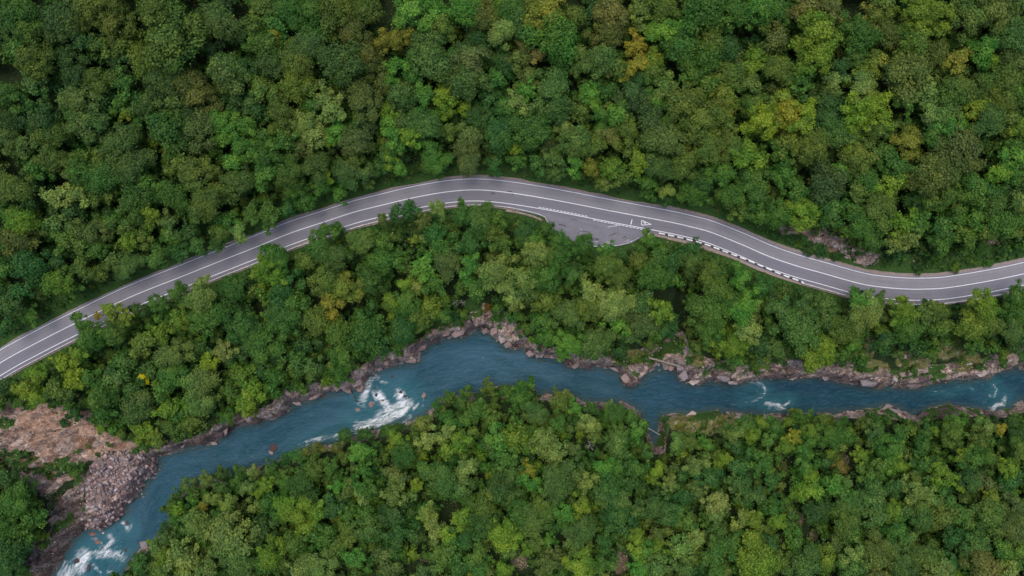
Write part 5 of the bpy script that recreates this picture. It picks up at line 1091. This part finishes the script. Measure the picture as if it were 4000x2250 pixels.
t = np.c_[np.cos(a), np.sin(a), np.zeros(m)]; u = np.c_[-np.sin(a) * np.cos(tilt), np.cos(a) * np.cos(tilt), np.sin(tilt)]
p = np.c_[qx_, qy_, hz + .12]
q = np.stack([p - t * s[:, None] * .5, p - u * s[:, None] * .3 + t * s[:, None] * .3, p + t * s[:, None] * .5 + u * s[:, None] * .5, p + u * s[:, None]], 1)
me = mesh_np('grass', q.reshape(-1, 3), np.arange(4 * m).reshape(-1, 4), leafB)
patch = fbm(qx_ / 5, qy_ / 5, 4, 91)
gc = np.where((patch > .22)[:, None], lin((128, 122, 66)), np.where((patch < -.1)[:, None], lin((48, 84, 38)), lin((72, 100, 44)))) * 1.1
attr_f(me, 'vary', np.repeat(rng.uniform(.1, .9, m), 4)); attr_c(me, 'tint', np.repeat(gc, 4, axis=0))
tag(obj('grass', me), 'green and straw-coloured grass and weeds on the road verges and banks', 'grass', kind='stuff')
print('grass', m)

# ------------------------------------------------------------------ bare trees, footbridge, waterfall
def dead_tree(px, py, rpx, label, h=6.0, lean=(0, 0), mat=palewood, n=7, seed=0):
    r_ = random.Random(seed + int(px)); R_ = rpx * .062
    X, Y, z = ground_at(np.array([px]), np.array([py]), h); z = float(hgt(X, Y)[0]); X = float(X[0]); Y = float(Y[0])
    root = obj('bare_tree', None, None, (X, Y, z)); tag(root, label, 'bare tree', 'leafless pale trees')
    bm = bmesh.new(); limb(bm, [(0, 0, 0), (.1, .1, h * .4), (lean[0] * .5, lean[1] * .5, h * .7), (lean[0], lean[1], h)], .22, .07)
    me = bpy.data.meshes.new('trunk'); bm.to_mesh(me); bm.free(); me.materials.append(mat); obj('trunk', me, root)
    bm = bmesh.new()
    for k in range(n):
        a = 6.283 * k / n + r_.uniform(-.3, .3); z0 = h * r_.uniform(.5, .9); L = R_ * r_.uniform(.7, 1.1)
        e = (L * math.cos(a), L * math.sin(a), z0 + L * r_.uniform(.3, .8))
        mdl = (e[0] * .5 + r_.uniform(-.2, .2), e[1] * .5 + r_.uniform(-.2, .2), z0 + (e[2] - z0) * .45)
        limb(bm, [(0, 0, z0), mdl, e], .06, .02, 5)
        for w_ in range(3):
            b_ = a + r_.uniform(-1, 1); l2 = L * r_.uniform(.3, .5)
            limb(bm, [mdl, (mdl[0] + l2 * math.cos(b_), mdl[1] + l2 * math.sin(b_), mdl[2] + l2 * .5)], .035, .015, 4)
    me = bpy.data.meshes.new('branches'); bm.to_mesh(me); bm.free(); me.materials.append(mat); obj('branches', me, root)
dead_tree(1780, 1180, 24, 'white leafless tree, left one of the pair above the river cove', 7)
dead_tree(1806, 1182, 22, 'white leafless tree, right one of the pair above the river cove', 7)
dead_tree(1210, 742, 18, 'pale leafless tree in the foliage above the road, left of the bend crest', 8)
dead_tree(2307, 1742, 28, 'grey leafless tree among green crowns below the rocky point', 9)
dead_tree(3850, 1888, 34, 'grey leafless tree in the lower right woodland', 9)
dead_tree(3488, 135, 20, 'grey leafless tree in a brown gap near the top right corner', 9)
dead_tree(1175, 1372, 14, 'broken pale trunk standing between dark trees left of the cove', 8, (0, 2), n=2)
dead_tree(660, 2216, 20, 'thin pale leafless tree near the bottom edge beside the river', 8)

zb = max(float(hgt(*[np.array([q]) for q in W(2534, 1397, -10)])[0]), float(hgt(*[np.array([q]) for q in W(2654, 1430, -10)])[0])) + .9
a_, c_ = np.array(W(2532, 1396, zb)), np.array(W(2658, 1431, zb)); L = np.linalg.norm(c_ - a_); ang = math.atan2(*(c_ - a_)[::-1])
root = obj('footbridge', None, None, (*a_, zb)); root.rotation_euler.z = ang; tag(root, 'narrow pale plank footbridge crossing the rocky gully above the river', 'footbridge')
wood = simple_mat('weathered_planks', lin((108, 98, 88)), lin((158, 146, 132)), 3, .85, .4, .03)
for s_ in (-.17, .17):
    bm = bmesh.new(); limb(bm, [(0, s_, -.1), (L * .5, s_, -.22), (L, s_, -.1)], .13, .11, 8); me = bpy.data.meshes.new('log_beam'); bm.to_mesh(me); bm.free(); me.materials.append(wood); obj('log_beam', me, root)
bm = bmesh.new(); k = 0
x = .1
while x < L - .1:
    bmesh.ops.create_cube(bm, size=1, matrix=Matrix.Translation((x, random.uniform(-.03, .03), .03 - .12 * math.sin(math.pi * x / L))) @ Matrix.Diagonal((.2, .5, .05, 1))); x += .23
me = bpy.data.meshes.new('plank_deck'); bm.to_mesh(me); bm.free(); me.materials.append(wood); obj('plank_deck', me, root)
for s_ in (-.27, .27):
    bm = bmesh.new(); limb(bm, [(0, s_, .95), (L * .5, s_, .8), (L, s_, .95)], .03, .03, 5)
    for x in np.linspace(0, L, 6): limb(bm, [(x, s_, -.1), (x, s_, .95 - .15 * math.sin(math.pi * x / L))], .04, .04, 5)
    me = bpy.data.meshes.new('handrail'); bm.to_mesh(me); bm.free(); me.materials.append(wood); obj('handrail', me, root)
# pole over the dark side gully of the near bank
a_ = Vector((*W(2530, 1672, -10), -10.5)); c_ = Vector((*W(2580, 1700, -10), -10.3))
bm = bmesh.new(); limb(bm, [(0, 0, 0), tuple((c_ - a_) * .5), tuple(c_ - a_)], .16, .12, 7); me = bpy.data.meshes.new('fallen_log'); bm.to_mesh(me); bm.free(); me.materials.append(palewood)
tag(obj('fallen_log', me, None, a_), 'thin fallen log lying across the dark side gully of the near bank', 'log')
a_ = Vector((*W(2608, 1432, -13.2), -13.2))
# waterfall: thin ribbon down the rock
fw = simple_mat('falling_water', lin((215, 225, 228)), lin((245, 248, 250)), 4, .5, .3, .05)
pts = [(2572, 1412), (2575, 1424), (2573, 1438), (2576, 1446)]
vs = []; fs = []
for k, (x, y) in enumerate(pts):
    X, Y, z = ground_at(np.array([x]), np.array([y])); z = float(hmesh(X, Y)[0]) + .45
    if k == 3: z = WATER_Z + .1
    w_ = .22 + .05 * k
    for s_ in (-1, 0, 1): vs.append((float(X[0]) + s_ * w_, float(Y[0]), z + (.12 if s_ == 0 else 0)))
for k in range(3):
    for q in range(2): fs.append((3 * k + q, 3 * k + q + 1, 3 * k + 4 + q, 3 * k + 3 + q))
tag(obj('waterfall', mesh_np('waterfall', vs, fs, fw)), 'thin white waterfall dropping over rock under the footbridge', 'waterfall')

# ------------------------------------------------------------------ labels: each one singles its thing out
LAND = [('white warning triangle', 2522, 872), ('lay-by', 2330, 915), ('white rapids', 1500, 1590), ('pinkish scree', 470, 1900), ('tan landslide scar', 180, 1680), ('plank footbridge', 2594, 1413),
        ('dark boulder in the river', 1069, 1749), ('cove in the riverbank', 1890, 1290), ('mossy rock shelf', 2720, 1650), ('short foam streak', 2985, 1540), ('rock cutting above the road', 3300, 970),
        ('brown clearing', 3270, 1800), ('bare stony clearing', 3120, 2040), ('crest of the road bend', 1870, 742), ('top left corner', 0, 0), ('top right corner', 4000, 0), ('bottom left corner', 0, 2250),
        ('bottom right corner', 4000, 2250), ('road end at the left edge', 0, 1418), ('road end at the right edge', 4000, 1069), ('middle of the top edge', 2000, 0), ('middle of the bottom edge', 2000, 2250),
        ('vivid mustard tree', 2489, 200), ('stone wall by the guardrail', 2050, 840), ('middle of the left edge', 0, 1125), ('start of the parapet', 2575, 911), ('guardrail crook', 2135, 860), ('pair of white bare trees', 1793, 1180),
        ('far right foam', 3900, 1560), ('fallen log', 2555, 1686)]
ORD = ['nearest', 'second nearest', 'third nearest', 'fourth nearest', 'fifth nearest', 'sixth nearest', 'seventh nearest', 'eighth nearest', 'ninth nearest']
def dirs(x, y):
    """of a point from a landmark, in the photo"""
    if abs(y) >= abs(x): return 'above' if y < 0 else 'below'
    return 'left of' if x < 0 else 'right of'
byname = {}
for t_ in THINGS: byname.setdefault(t_[3], []).append(t_)
taken = set(); worst = 0
for nm, lst in byname.items():
    table = []
    for li, (ln, lx, ly) in enumerate(LAND):
        for dname in ('above', 'below', 'left of', 'right of'):
            c_ = sorted(((math.hypot(t_[1] - lx, t_[2] - ly), id(t_[0]), t_) for t_ in lst if dirs(t_[1] - lx, t_[2] - ly) == dname and math.hypot(t_[1] - lx, t_[2] - ly) > 3), key=lambda q: (q[0], q[1]))
            for k, (d_, _, t_) in enumerate(c_): table.append((k, d_, t_, f'{nm}, {ORD[k] if k < 9 else "tenth nearest"} {dname} the {ln}', li))
    best = {}
    for k, d_, t_, lab, li in table:
        key = id(t_[0]); sc_ = k * 260 + d_
        if k < 9 and lab not in taken and (key not in best or sc_ < best[key][0]): best[key] = (sc_, lab, t_, k)
    for key, (s_, lab, t_, k) in best.items():
        tag(t_[0], lab, t_[5].split()[-1] if t_[5] != 'outcrop rock' else 'rock', t_[4]); taken.add(lab); worst = max(worst, k)
print('things', len(THINGS), 'labelled', len(taken), 'worst rank', worst)
